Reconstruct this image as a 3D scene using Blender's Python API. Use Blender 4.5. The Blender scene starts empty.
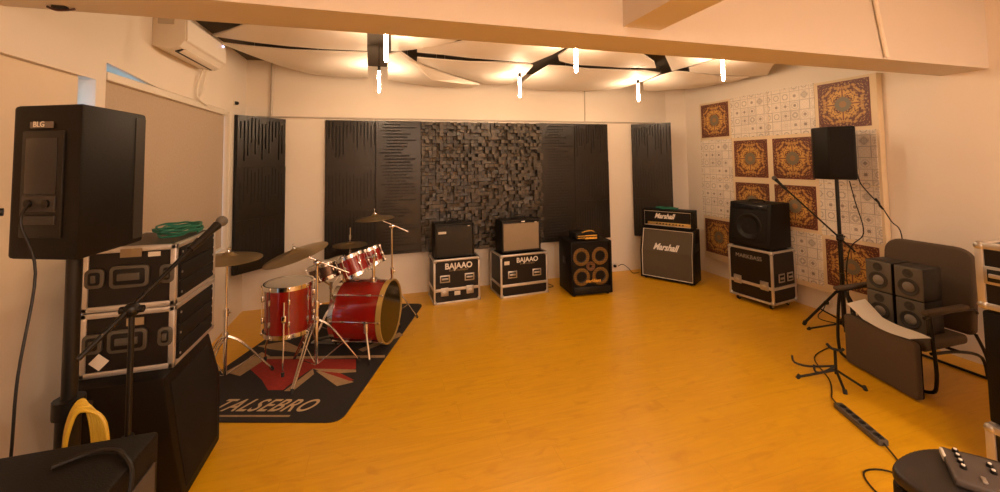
import bpy, bmesh, math, random
from mathutils import Vector, Matrix, Quaternion
random.seed(7)
PI = math.pi
SC = bpy.context.scene
COL = SC.collection

# ------------------------------------------------------------------ materials
def mat(name, rgb, rough=0.6, metal=0.0, noise=0.0, nscale=20.0, bump=0.0, coat=0.0, spec=0.5, sheen=0.0):
    m = bpy.data.materials.new(name); m.use_nodes = True
    nt = m.node_tree; b = nt.nodes['Principled BSDF']
    b.inputs['Base Color'].default_value = (*rgb, 1)
    b.inputs['Roughness'].default_value = rough
    b.inputs['Metallic'].default_value = metal
    b.inputs['Coat Weight'].default_value = coat
    b.inputs['Specular IOR Level'].default_value = spec
    b.inputs['Sheen Weight'].default_value = sheen
    if noise or bump:
        tc = nt.nodes.new('ShaderNodeTexCoord')
        n = nt.nodes.new('ShaderNodeTexNoise'); n.inputs['Scale'].default_value = nscale
        n.inputs['Detail'].default_value = 5
        nt.links.new(tc.outputs['Object'], n.inputs['Vector'])
        if noise:
            mx = nt.nodes.new('ShaderNodeMix'); mx.data_type = 'RGBA'
            mx.inputs[6].default_value = tuple(c*(1-noise) for c in rgb)+(1,)
            mx.inputs[7].default_value = tuple(min(1, c*(1+noise)) for c in rgb)+(1,)
            nt.links.new(n.outputs['Fac'], mx.inputs[0])
            nt.links.new(mx.outputs[2], b.inputs['Base Color'])
        if bump:
            bp = nt.nodes.new('ShaderNodeBump'); bp.inputs['Strength'].default_value = bump
            bp.inputs['Distance'].default_value = 0.004
            nt.links.new(n.outputs['Fac'], bp.inputs['Height'])
            nt.links.new(bp.outputs['Normal'], b.inputs['Normal'])
    return m

def emit(name, rgb, s):
    m = bpy.data.materials.new(name); m.use_nodes = True
    b = m.node_tree.nodes['Principled BSDF']
    b.inputs['Base Color'].default_value = (*rgb, 1)
    b.inputs['Emission Color'].default_value = (*rgb, 1)
    b.inputs['Emission Strength'].default_value = s
    return m

class NT:                                   # small node-graph helper
    def __init__(s, name, rough=0.5):
        s.m = bpy.data.materials.new(name); s.m.use_nodes = True
        s.nt = s.m.node_tree; s.b = s.nt.nodes['Principled BSDF']
        s.b.inputs['Roughness'].default_value = rough
        s.tc = s.nt.nodes.new('ShaderNodeTexCoord')
    def put(s, sock, v):
        if isinstance(v, (int, float)): sock.default_value = v
        elif isinstance(v, tuple): sock.default_value = v
        else: s.nt.links.new(v, sock)
    def op(s, o, a, b=0.0, c=0.0):
        n = s.nt.nodes.new('ShaderNodeMath'); n.operation = o
        s.put(n.inputs[0], a); s.put(n.inputs[1], b); s.put(n.inputs[2], c)
        return n.outputs[0]
    def xyz(s, v=None):
        n = s.nt.nodes.new('ShaderNodeSeparateXYZ'); s.nt.links.new(v or s.tc.outputs['Object'], n.inputs[0])
        return n.outputs[0], n.outputs[1], n.outputs[2]
    def comb(s, x, y, z=0.0):
        n = s.nt.nodes.new('ShaderNodeCombineXYZ')
        for i, v in enumerate((x, y, z)): s.put(n.inputs[i], v)
        return n.outputs[0]
    def noise(s, vec, scale, detail=4.0, dist=0.0):
        n = s.nt.nodes.new('ShaderNodeTexNoise'); s.nt.links.new(vec, n.inputs['Vector'])
        n.inputs['Scale'].default_value = scale; n.inputs['Detail'].default_value = detail
        n.inputs['Distortion'].default_value = dist
        return n.outputs['Fac']
    def white(s, vec):
        n = s.nt.nodes.new('ShaderNodeTexWhiteNoise'); n.noise_dimensions = '3D'
        s.nt.links.new(vec, n.inputs['Vector']); return n.outputs['Value']
    def mix(s, f, a, b):
        n = s.nt.nodes.new('ShaderNodeMix'); n.data_type = 'RGBA'
        s.put(n.inputs[0], f)
        for i, v in ((6, a), (7, b)):
            s.put(n.inputs[i], (*v, 1) if isinstance(v, tuple) else v)
        return n.outputs[2]
    def step(s, v, a, b):
        n = s.nt.nodes.new('ShaderNodeMapRange'); n.interpolation_type = 'SMOOTHSTEP'
        s.put(n.inputs[0], v); n.inputs[1].default_value = a; n.inputs[2].default_value = b
        return n.outputs[0]
    def base(s, c): s.nt.links.new(c, s.b.inputs['Base Color']); return s.m
    def bump(s, h, strength, dist=0.002):
        n = s.nt.nodes.new('ShaderNodeBump'); n.inputs['Strength'].default_value = strength
        n.inputs['Distance'].default_value = dist
        s.nt.links.new(h, n.inputs['Height']); s.nt.links.new(n.outputs[0], s.b.inputs['Normal'])

def floor_material():
    g = NT('laminate_floor', 0.33)
    x, y, z = g.xyz()
    # boards running along x + slight diagonal of the room
    row = g.op('FLOOR', g.op('DIVIDE', y, 0.195))
    off = g.white(g.comb(row, 3.0))
    px = g.op('ADD', g.op('DIVIDE', x, 1.22), off)
    brd = g.white(g.comb(row, g.op('FLOOR', px)))
    grain = g.noise(g.comb(g.op('MULTIPLY', x, 1.0), g.op('MULTIPLY', y, 9.0), g.op('MULTIPLY', brd, 7.0)), 2.6, 6, 1.2)
    blot = g.noise(g.comb(x, g.op('MULTIPLY', y, 1.8), g.op('MULTIPLY', brd, 9.0)), 5.5, 3, 0.6)
    c = g.mix(g.step(grain, 0.3, 0.7), (0.71, 0.365, 0.005), (0.78, 0.42, 0.008))
    c = g.mix(g.op('MULTIPLY', g.step(blot, 0.54, 0.74), 0.55), c, (0.60, 0.27, 0.004))
    c = g.mix(g.op('MULTIPLY', brd, 0.22), c, (0.68, 0.33, 0.004))
    ey = g.op('ABSOLUTE', g.op('SUBTRACT', g.op('FRACT', g.op('DIVIDE', y, 0.195)), 0.5))
    ex = g.op('ABSOLUTE', g.op('SUBTRACT', g.op('FRACT', px), 0.5))
    seam = g.op('MAXIMUM', g.step(ey, 0.492, 0.499), g.step(ex, 0.4985, 0.4998))
    c = g.mix(g.op('MULTIPLY', seam, 0.35), c, (0.40, 0.18, 0.01))
    g.b.inputs['Coat Weight'].default_value = 0.15
    g.b.inputs['Coat Roughness'].default_value = 0.25
    return g.base(c)

def ornate_tile_material():
    g = NT('ornate_tile_print', 0.45)
    x, y, z = g.xyz()                         # object space, centred; panel lies in local x/z
    u = g.op('DIVIDE', x, 0.245); v = g.op('DIVIDE', z, 0.245)
    a = g.op('ABSOLUTE', u); b = g.op('ABSOLUTE', v)
    mx = g.op('MAXIMUM', a, b); mn = g.op('MINIMUM', a, b)
    sy = g.comb(mx, mn)
    r = g.op('SQRT', g.op('ADD', g.op('MULTIPLY', u, u), g.op('MULTIPLY', v, v)))
    n1 = g.noise(sy, 4.6, 2, 0.6); n2 = g.noise(sy, 12.0, 3, 0.5)
    gold = g.step(g.op('SUBTRACT', n1, g.op('MULTIPLY', g.op('ABSOLUTE', g.op('SUBTRACT', r, 0.60)), 0.30)), 0.44, 0.48)
    c = g.mix(gold, (0.105, 0.026, 0.016), (0.44, 0.22, 0.050))
    c = g.mix(g.op('MULTIPLY', g.step(n2, 0.56, 0.62), 0.7), c, (0.55, 0.34, 0.13))
    c = g.mix(g.op('MULTIPLY', g.step(g.op('SUBTRACT', 1.0, n2), 0.56, 0.62), 0.9), c, (0.11, 0.026, 0.016))
    ring = g.op('MULTIPLY', g.step(r, 0.36, 0.42), g.op('SUBTRACT', 1.0, g.step(r, 0.56, 0.66)))
    c = g.mix(g.op('MULTIPLY', ring, g.step(n2, 0.38, 0.5)), c, (0.60, 0.34, 0.085))
    spoke = g.op('MULTIPLY', g.op('SUBTRACT', 1.0, g.step(mn, 0.015, 0.035)), g.op('SUBTRACT', 1.0, g.step(mx, 0.68, 0.72)))
    c = g.mix(spoke, c, (0.16, 0.045, 0.03))
    sq = g.op('ADD', g.op('MULTIPLY', mx, 0.72), g.op('MULTIPLY', mn, 0.35))
    core = g.op('SUBTRACT', 1.0, g.step(sq, 0.235, 0.26))
    c = g.mix(core, c, (0.17, 0.145, 0.095))
    inner = g.op('SUBTRACT', 1.0, g.step(r, 0.12, 0.16))
    c = g.mix(g.op('MULTIPLY', inner, 0.75), c, (0.35, 0.16, 0.05))
    edge = g.step(mx, 0.955, 0.97)
    c = g.mix(edge, c, (0.14, 0.03, 0.02))
    return g.base(c)

def small_tile_material():
    g = NT('small_tile_print', 0.45)
    x, y, z = g.xyz()
    s = 0.115
    gx = g.op('ADD', g.op('DIVIDE', x, s), 50.0); gz = g.op('ADD', g.op('DIVIDE', z, s), 50.0)
    cx = g.op('FLOOR', gx); cz = g.op('FLOOR', gz)
    fx = g.op('SUBTRACT', g.op('FRACT', gx), 0.5); fz = g.op('SUBTRACT', g.op('FRACT', gz), 0.5)
    a = g.op('ABSOLUTE', fx); b = g.op('ABSOLUTE', fz)
    mx = g.op('MAXIMUM', a, b); mn = g.op('MINIMUM', a, b)
    r = g.op('SQRT', g.op('ADD', g.op('MULTIPLY', fx, fx), g.op('MULTIPLY', fz, fz)))
    k = g.white(g.comb(cx, cz, 1.0)); k2 = g.white(g.comb(cx, cz, 5.0))
    n = g.noise(g.comb(mx, mn, g.op('MULTIPLY', k, 20.0)), 9.0, 2, 0.5)
    c = g.mix(g.op('MULTIPLY', k2, 0.18), (0.80, 0.72, 0.62), (0.55, 0.49, 0.44))
    inside = g.op('SUBTRACT', 1.0, g.step(mx, 0.40, 0.43))
    motif = g.op('MULTIPLY', g.op('MULTIPLY', g.step(n, 0.50, 0.58), inside), g.op('ADD', 0.12, g.op('MULTIPLY', k2, 0.5)))
    c = g.mix(motif, c, (0.22, 0.19, 0.17))
    dot = g.op('MULTIPLY', g.op('SUBTRACT', 1.0, g.step(r, 0.13, 0.17)), g.step(k, 0.62, 0.66))
    c = g.mix(g.op('MULTIPLY', dot, 0.7), c, (0.16, 0.12, 0.10))
    rg = g.op('MULTIPLY', g.op('SUBTRACT', 1.0, g.step(g.op('ABSOLUTE', g.op('SUBTRACT', r, 0.27)), 0.03, 0.055)), g.op('SUBTRACT', 1.0, g.step(k, 0.38, 0.42)))
    c = g.mix(g.op('MULTIPLY', rg, 0.55), c, (0.22, 0.19, 0.17))
    line = g.op('MULTIPLY', g.step(mx, 0.448, 0.470), g.op('ADD', 0.18, g.op('MULTIPLY', g.white(g.comb(cz, cx, 9.0)), 0.50)))
    c = g.mix(line, c, (0.13, 0.10, 0.09))
    return g.base(c)

M = {}
M['wall'] = mat('wall_paint', (0.82, 0.74, 0.64), 0.75, noise=0.03, nscale=2.0)
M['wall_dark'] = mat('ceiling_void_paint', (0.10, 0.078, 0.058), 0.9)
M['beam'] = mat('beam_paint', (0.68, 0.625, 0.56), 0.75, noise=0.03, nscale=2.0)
M['sail'] = mat('sail_white', (0.92, 0.86, 0.78), 0.6)
M['floor'] = floor_material()
M['trim'] = mat('white_trim', (0.78, 0.72, 0.62), 0.5)
M['pvc'] = mat('conduit_grey', (0.55, 0.49, 0.42), 0.5)
M['blind_cream'] = mat('blind_cream', (0.78, 0.66, 0.50), 0.8, noise=0.04, nscale=6)
M['blind_brown'] = mat('blind_brown', (0.50, 0.40, 0.30), 0.85, noise=0.10, nscale=60, bump=0.2)
M['acoustic'] = mat('acoustic_foam_black', (0.017, 0.013, 0.0094), 0.30, noise=0.2, nscale=8)
def diffuser_material():
    g = NT('diffuser_blocks', 0.40)
    x, y, z = g.xyz(); c = 0.58/12
    k = g.white(g.comb(g.op('FLOOR', g.op('DIVIDE', g.op('ADD', x, 0.87), c)), g.op('FLOOR', g.op('DIVIDE', z, c))))
    return g.base(g.mix(k, (0.020, 0.016, 0.012), (0.095, 0.076, 0.054)))
M['diffuser'] = diffuser_material()
M['black'] = mat('black_vinyl', (0.0052, 0.0037, 0.0024), 0.55, bump=0.25, nscale=220, spec=0.22)
M['black_plain'] = mat('black_plastic', (0.0062, 0.0049, 0.0038), 0.42, spec=0.35)
M['black_matte'] = mat('black_matte', (0.0080, 0.0060, 0.0044), 0.8, spec=0.25)
M['tolex'] = mat('dark_tolex', (0.011, 0.0085, 0.006), 0.55, spec=0.35, bump=0.35, nscale=160)
M['latch'] = mat('latch_dull_steel', (0.10, 0.09, 0.072), 0.45, metal=0.4)
M['lam'] = mat('flight_case_laminate', (0.009, 0.0058, 0.0045), 0.42, spec=0.35, bump=0.15, nscale=120)
M['alu'] = mat('aluminium_edge', (0.62, 0.59, 0.55), 0.38, metal=0.75)
M['steel'] = mat('zinc_steel', (0.50, 0.48, 0.45), 0.35, metal=0.85)
M['chrome'] = mat('chrome', (0.80, 0.78, 0.75), 0.14, metal=1.0)
M['cloth_dark'] = mat('grille_cloth_dark', (0.034, 0.028, 0.020), 0.9, noise=0.25, nscale=140)
M['cloth_tan'] = mat('grille_cloth_tan', (0.30, 0.235, 0.155), 0.9, noise=0.18, nscale=140)
M['cloth_brown'] = mat('grille_cloth_brown', (0.085, 0.066, 0.040), 0.9, noise=0.25, nscale=150)
M['white_paint'] = mat('white_lettering', (0.82, 0.78, 0.72), 0.5)
M['gold'] = mat('brass_panel', (0.62, 0.44, 0.16), 0.35, metal=0.8)
M['orange'] = mat('orange_print', (0.80, 0.42, 0.05), 0.5)
M['cone_yellow'] = mat('speaker_ring_yellow', (0.24, 0.125, 0.020), 0.5)
M['cone'] = mat('speaker_cone', (0.035, 0.032, 0.030), 0.6)
M['cone_grey'] = mat('speaker_cone_grey', (0.20, 0.185, 0.165), 0.5)
M['grey_front'] = mat('monitor_grey', (0.105, 0.095, 0.078), 0.55)
M['cymbal'] = mat('cymbal_bronze', (0.30, 0.225, 0.115), 0.36, metal=0.85, noise=0.12, nscale=6)
M['head_white'] = mat('drum_head_coated', (0.55, 0.50, 0.42), 0.5)
M['head_dark'] = mat('drum_head_smoked', (0.020, 0.015, 0.007), 0.12)
M['hoop_gold'] = mat('bass_drum_hoop', (0.62, 0.42, 0.12), 0.3, metal=0.5)
M['rubber'] = mat('rubber', (0.015, 0.014, 0.013), 0.75)
M['green'] = mat('green_cable_jacket', (0.012, 0.16, 0.095), 0.5)
M['yellow'] = mat('yellow_cable_jacket', (0.62, 0.40, 0.03), 0.5)
M['chair'] = mat('chair_upholstery', (0.086, 0.060, 0.038), 0.85, noise=0.15, nscale=90)
M['paper'] = mat('paper', (0.80, 0.76, 0.68), 0.7)
M['mat_black'] = mat('rug_black', (0.020, 0.015, 0.013), 0.95, noise=0.3, nscale=60)
M['mat_red'] = mat('rug_red', (0.30, 0.022, 0.012), 0.95, noise=0.3, nscale=40)
M['mat_cream'] = mat('rug_cream', (0.36, 0.24, 0.12), 0.95, noise=0.3, nscale=40)
M['label_w'] = mat('paper_label', (0.72, 0.66, 0.56), 0.6)
M['label_b'] = mat('brown_tape', (0.30, 0.22, 0.12), 0.6)
M['ac'] = mat('air_conditioner_white', (0.82, 0.76, 0.68), 0.4)
M['glassy'] = mat('display_black', (0.01, 0.01, 0.012), 0.1)
M['led'] = emit('led_blue', (0.35, 0.45, 1.0), 6.0)
M['tube'] = emit('lamp_filament', (1.0, 0.69, 0.43), 215.0)
M['board'] = mat('tile_board_cream', (0.74, 0.60, 0.40), 0.6)
M['tileA'] = ornate_tile_material()
M['tileB'] = small_tile_material()
def red_shell():
    g = NT('drum_red_lacquer', 0.16)
    x, y, z = g.xyz()
    n = g.noise(g.comb(x, y, z), 6.0, 3)
    g.b.inputs['Coat Weight'].default_value = 0.6
    g.b.inputs['Coat Roughness'].default_value = 0.06
    return g.base(g.mix(n, (0.19, 0.006, 0.004), (0.31, 0.012, 0.006)))
M['red'] = red_shell()
def pane():
    m = bpy.data.materials.new('window_glass'); m.use_nodes = True
    nt = m.node_tree; nt.nodes.remove(nt.nodes['Principled BSDF'])
    t_ = nt.nodes.new('ShaderNodeBsdfTransparent'); g_ = nt.nodes.new('ShaderNodeBsdfGlossy'); g_.inputs['Roughness'].default_value = 0.03
    mx = nt.nodes.new('ShaderNodeMixShader'); mx.inputs[0].default_value = 0.07
    nt.links.new(t_.outputs[0], mx.inputs[1]); nt.links.new(g_.outputs[0], mx.inputs[2])
    nt.links.new(mx.outputs[0], nt.nodes['Material Output'].inputs['Surface'])
    return m
M['glass'] = pane()

# ------------------------------------------------------------------ mesh builder
class MB:
    def __init__(s): s.bm = bmesh.new()
    def _mi(s, faces, mi):
        if mi:
            for f in faces: f.material_index = mi
    def box(s, c, d, rot=None, bevel=0.0, seg=2, mi=0):
        b = bmesh.new()
        bmesh.ops.create_cube(b, size=1.0)
        for v in b.verts: v.co = Vector((v.co.x*d[0], v.co.y*d[1], v.co.z*d[2]))
        if bevel > 0:
            bmesh.ops.bevel(b, geom=list(b.edges), offset=min(bevel, 0.49*min(d)), segments=seg, affect='EDGES', profile=0.5)
        T = Matrix.Translation(Vector(c))
        if rot is not None: T = T @ rot.to_4x4()
        return s.merge(b, T, mi)
    def merge(s, b, T, mi=0):
        vs = [s.bm.verts.new(T @ v.co) for v in b.verts]
        b.verts.index_update()
        fs = []
        for f in b.faces:
            try:
                nf = s.bm.faces.new([vs[v.index] for v in f.verts]); nf.material_index = mi; fs.append(nf)
            except ValueError: pass
        b.free(); return s
    def cyl(s, p0, p1, r0, r1=None, n=14, caps=True, mi=0):
        p0 = Vector(p0); p1 = Vector(p1); r1 = r0 if r1 is None else r1
        q = (p1-p0).to_track_quat('Z', 'Y').to_matrix()
        ra = [s.bm.verts.new(p0 + q @ Vector((r0*math.cos(2*PI*i/n), r0*math.sin(2*PI*i/n), 0))) for i in range(n)]
        rb = [s.bm.verts.new(p1 + q @ Vector((r1*math.cos(2*PI*i/n), r1*math.sin(2*PI*i/n), 0))) for i in range(n)]
        fs = [s.bm.faces.new((ra[i], ra[(i+1) % n], rb[(i+1) % n], rb[i])) for i in range(n)]
        if caps: fs += [s.bm.faces.new(ra[::-1]), s.bm.faces.new(rb)]
        s._mi(fs, mi); return s
    def lathe(s, prof, n=32, T=None, mi=0, closed=False):
        T = T or Matrix.Identity(4); rings = []
        for r, z in prof:
            if r < 1e-6: rings.append([s.bm.verts.new(T @ Vector((0, 0, z)))])
            else: rings.append([s.bm.verts.new(T @ Vector((r*math.cos(2*PI*i/n), r*math.sin(2*PI*i/n), z))) for i in range(n)])
        pr = list(zip(rings[:-1], rings[1:])) + ([(rings[-1], rings[0])] if closed else [])
        for a, b in pr:
            for i in range(n):
                j = (i+1) % n
                if len(a) == 1 and len(b) == 1: continue
                if len(a) == 1: f = s.bm.faces.new((a[0], b[j], b[i]))
                elif len(b) == 1: f = s.bm.faces.new((a[i], a[j], b[0]))
                else: f = s.bm.faces.new((a[i], a[j], b[j], b[i]))
                f.material_index = mi
        return s
    def tube(s, pts, r, n=8, mi=0, smooth=0, closed=False):
        P = [Vector(p) for p in pts]
        if smooth: P = catmull(P, smooth, closed)
        N = len(P); up = None; rings = []
        for i, p in enumerate(P):
            a = P[(i-1) % N] if (closed or i > 0) else p
            b = P[(i+1) % N] if (closed or i < N-1) else p
            t = (b-a).normalized() if (b-a).length > 1e-9 else Vector((0, 0, 1))
            if up is None: up = t.orthogonal().normalized()
            up = (up - t*up.dot(t)).normalized() if (up - t*up.dot(t)).length > 1e-6 else t.orthogonal().normalized()
            w = t.cross(up)
            rings.append([s.bm.verts.new(p + (up*math.cos(2*PI*k/n) + w*math.sin(2*PI*k/n))*r) for k in range(n)])
        m = N if closed else N-1
        for i in range(m):
            a = rings[i]; b = rings[(i+1) % N]
            for k in range(n):
                f = s.bm.faces.new((a[k], a[(k+1) % n], b[(k+1) % n], b[k])); f.material_index = mi
        if not closed:
            s._mi([s.bm.faces.new(rings[0][::-1]), s.bm.faces.new(rings[-1])], mi)
        return s
    def prism(s, poly, a, b, axis='z', mi=0, bevel=0.0, seg=2):
        def P(u, v, w): return {'z': (u, v, w), 'x': (w, u, v), 'y': (u, w, v)}[axis]
        t = bmesh.new()
        lo = [t.verts.new(P(u, v, a)) for u, v in poly]; hi = [t.verts.new(P(u, v, b)) for u, v in poly]
        n = len(poly)
        t.faces.new(lo[::-1]); t.faces.new(hi)
        for i in range(n): t.faces.new((lo[i], lo[(i+1) % n], hi[(i+1) % n], hi[i]))
        bmesh.ops.recalc_face_normals(t, faces=list(t.faces))
        if bevel: bmesh.ops.bevel(t, geom=list(t.edges), offset=bevel, segments=seg, affect='EDGES', profile=0.5)
        return s.merge(t, Matrix.Identity(4), mi)
    def sphere(s, c, r, n=12, sc=(1, 1, 1), mi=0):
        b = bmesh.new(); bmesh.ops.create_uvsphere(b, u_segments=n, v_segments=max(6, n//2), radius=r)
        for v in b.verts: v.co = Vector((v.co.x*sc[0], v.co.y*sc[1], v.co.z*sc[2]))
        return s.merge(b, Matrix.Translation(Vector(c)), mi)
    def quad(s, pts, mi=0):
        f = s.bm.faces.new([s.bm.verts.new(p) for p in pts]); f.material_index = mi; return s
    def build(s, name, mats, parent=None, smooth=True, angle=35, recalc=True):
        if recalc: bmesh.ops.recalc_face_normals(s.bm, faces=list(s.bm.faces))
        me = bpy.data.meshes.new(name); s.bm.to_mesh(me); s.bm.free()
        for m in (mats if isinstance(mats, (list, tuple)) else [mats]): me.materials.append(m)
        if smooth:
            me.shade_smooth(); me.set_sharp_from_angle(angle=math.radians(angle))
        o = bpy.data.objects.new(name, me); COL.objects.link(o)
        if parent: o.parent = parent
        return o

def catmull(P, k, closed=False):
    out = []; N = len(P)
    rng = range(N if closed else N-1)
    for i in rng:
        p0 = P[(i-1) % N] if (closed or i > 0) else P[i]
        p1 = P[i]; p2 = P[(i+1) % N]
        p3 = P[(i+2) % N] if (closed or i+2 < N) else p2
        for j in range(k):
            t = j/k
            out.append(0.5*((2*p1) + (p2-p0)*t + (2*p0-5*p1+4*p2-p3)*t*t + (3*p1-p0-3*p2+p3)*t**3))
    if not closed: out.append(P[-1])
    return out

def thing(name, label, cat, loc=(0, 0, 0), rz=0.0, group=None, M4=None):
    o = bpy.data.objects.new(name, None); COL.objects.link(o)
    o.empty_display_size = 0.1
    if M4 is not None: o.matrix_world = M4
    else:
        o.location = loc; o.rotation_euler = (0, 0, rz)
    o['label'] = label; o['category'] = cat
    if group: o['group'] = group
    return o
def tag(o, label, cat, group=None):
    o['label'] = label; o['category'] = cat
    if group: o['group'] = group
    return o
def struct(o): o['kind'] = 'structure'; return o
def dup(o, parent, loc=None, rot=None):
    c = o.copy(); COL.objects.link(c); c.parent = parent
    if loc is not None: c.location = loc
    if rot is not None: c.rotation_euler = rot
    for ch in o.children: dup(ch, c)
    return c
def Rx(a): return Matrix.Rotation(a, 3, 'X')
def Ry(a): return Matrix.Rotation(a, 3, 'Y')
def Rz(a): return Matrix.Rotation(a, 3, 'Z')

def text(name, s, size, m, parent, loc, rot=(PI/2, 0, 0), shear=0.0, sx=1.0, ext=0.001, bold=0.0, spacing=1.0):
    cu = bpy.data.curves.new(name, 'FONT'); cu.body = s; cu.size = size
    cu.align_x = 'CENTER'; cu.align_y = 'CENTER'; cu.shear = shear; cu.extrude = ext; cu.offset = bold; cu.space_character = spacing
    t = bpy.data.objects.new('tmp', cu); COL.objects.link(t)
    me = bpy.data.meshes.new_from_object(t); COL.objects.unlink(t); bpy.data.objects.remove(t)
    me.name = name; me.materials.clear(); me.materials.append(m)
    o = bpy.data.objects.new(name, me); COL.objects.link(o)
    o.parent = parent; o.location = loc; o.rotation_euler = rot; o.scale = (sx, 1, 1)
    return o

# ------------------------------------------------------------------ camera
cam = bpy.data.cameras.new('camera'); co = bpy.data.objects.new('camera', cam); COL.objects.link(co)
R0 = Vector((0.958220598424509, -0.2857272615007458, -0.013161184986935382))
R1 = Vector((0.001795402291499073, 0.05202071011069721, -0.9986443922889621))
R2 = Vector((0.28602458161072025, 0.956897997570725, 0.050360311352782385))
mw = Matrix.Identity(4)
for i in range(3): mw[i][0] = R0[i]; mw[i][1] = -R1[i]; mw[i][2] = -R2[i]
mw[2][3] = 1.75
co.matrix_world = mw
cam.sensor_width = 36; cam.sensor_fit = 'HORIZONTAL'; cam.lens = 397.856/1000*36
cam.shift_y = -(246-140.12)/1000; cam.clip_start = 0.02
SC.camera = co

# ------------------------------------------------------------------ room shell
XL, XR, YB, YF = -1.58, 4.79, 5.5, -2.6
HC, HB = 3.25, 3.02
b = MB(); b.box(((XL+XR)/2, (YB+YF)/2, -0.05), (XR-XL+0.8, YB-YF+0.8, 0.1))
struct(b.build('floor', M['floor'], smooth=False))
b = MB(); b.box(((XL+XR)/2, YB+0.1, 1.65), (XR-XL+0.6, 0.2, 3.3))
struct(b.build('wall_back', M['wall'], smooth=False))
b = MB(); b.prism([(4.51, 5.5), (4.79, 5.36), (4.79, 5.5)], 0, 3.02)
struct(b.build('trim_5', M['wall'], smooth=False))
b = MB(); b.box((XR+0.1, (YB+YF)/2, 1.65), (0.2, YB-YF, 3.3))
struct(b.build('wall_right', M['wall'], smooth=False))
b = MB(); b.box(((XL+XR)/2, YF-0.1, 1.65), (XR-XL+0.6, 0.2, 3.3))
struct(b.build('wall_front', M['wall'], smooth=False))
# left wall with two window openings (thickness 0.2)
T = 0.2; xc = XL-T/2
W1 = (-1.3, 2.85, 0.10, 2.246); W2 = (2.935, 4.90, 0.85, 2.318)
b = MB()
def lw(y0, y1, z0, z1): b.box((xc, (y0+y1)/2, (z0+z1)/2), (T, y1-y0, z1-z0))
lw(YF, W1[0], 0, 3.3); lw(W1[0], W1[1], 0, W1[2]); lw(W1[0], W1[1], W1[3], 3.3)
lw(W1[1], W2[0], 0, 3.3); lw(W2[0], W2[1], 0, W2[2]); b.prism([(W2[0], 2.368), (3.50, 2.318), (W2[1], 2.318), (W2[1], 3.3), (W2[0], 3.3)], XL-T, XL, 'x'); lw(W2[1], YB, 0, 3.3)
struct(b.build('wall_left', M['wall'], smooth=False))
for n, W in (('window_1', W1), ('window_2', W2)):
    e = bpy.data.objects.new(n, None); COL.objects.link(e); struct(e); e.location = (XL-0.13, (W[0]+W[1])/2, W[2])
    w = W[1]-W[0]; h = W[3]-W[2]; f = MB()
    for yy in (-w/2+0.02, 0, w/2-0.02): f.box((0, yy, h/2), (0.05, 0.04, h), bevel=0.004)
    for zz in (0.02, h-0.02): f.box((0, 0, zz), (0.05, w, 0.04), bevel=0.004)
    f.build('window_frame', M['trim'], e)
    g = MB(); g.box((-0.005, 0, h/2), (0.006, w-0.06, h-0.06)); g.build('window_pane', M['glass'], e, smooth=False)
# ceilings: dark void above the sails, plain ceiling on the camera side of the beam
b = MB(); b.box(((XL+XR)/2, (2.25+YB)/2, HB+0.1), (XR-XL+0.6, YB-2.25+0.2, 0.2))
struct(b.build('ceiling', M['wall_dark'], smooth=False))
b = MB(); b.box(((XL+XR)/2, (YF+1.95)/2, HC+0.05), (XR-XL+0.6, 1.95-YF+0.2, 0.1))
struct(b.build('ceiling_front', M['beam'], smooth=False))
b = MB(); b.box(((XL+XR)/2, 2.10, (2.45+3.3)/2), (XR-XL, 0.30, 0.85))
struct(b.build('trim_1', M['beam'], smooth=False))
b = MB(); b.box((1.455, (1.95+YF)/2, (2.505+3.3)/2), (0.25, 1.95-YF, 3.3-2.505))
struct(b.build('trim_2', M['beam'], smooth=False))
# rail along the back wall, window frame strip, conduits
b = MB(); b.box(((-1.45+4.28)/2, 5.487, 2.322), (5.73, 0.026, 0.018), bevel=0.003)
struct(b.build('trim_3', M['pvc']))
b = MB(); b.box((XL+0.012, 4.965, 1.55), (0.03, 0.13, 1.52), bevel=0.004)
struct(b.build('trim_4', M['trim']))
b = MB(); b.tube([(-1.297, 5.482, 3.0), (-1.297, 5.482, 2.5), (-1.30, 5.482, 2.33)], 0.015)
tag(b.build('conduit_pipe', M['pvc']), 'thin vertical conduit at the left end of the back wall above the rail', 'pipe')
b = MB(); b.tube([(3.02, 5.49, 2.92), (3.015, 5.49, 2.33)], 0.008)
tag(b.build('conduit_pipe', M['pvc']), 'thin vertical conduit on the back wall above the right half of the long black panel', 'pipe')
b = MB(); b.tube([(3.40, 1.935, 3.2), (3.43, 1.935, 2.88), (3.52, 1.935, 2.462)], 0.012)
b.tube([(3.425, 1.938, 3.2), (3.455, 1.938, 2.88), (3.545, 1.938, 2.462)], 0.008)
tag(b.build('conduit_pipe', M['trim']), 'pale cable conduit running down the face of the ceiling beam', 'pipe')
t = thing('cable_bracket', 'small dark cable bracket under the left end of the ceiling beam', 'bracket', (-1.35, 2.19, 2.45))
b = MB(); b.box((0, 0, -0.006), (0.05, 0.03, 0.012), bevel=0.004); b.build('plate', M['rubber'], t)
b = MB(); b.tube([(-0.045, 0.0, -0.006), (-0.015, 0.0, -0.018), (0.02, 0.0, -0.016), (0.05, 0.005, -0.006)], 0.005, smooth=4); b.build('cable_loop', mat('cable_brown', (0.06, 0.02, 0.012), 0.5), t)
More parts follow.
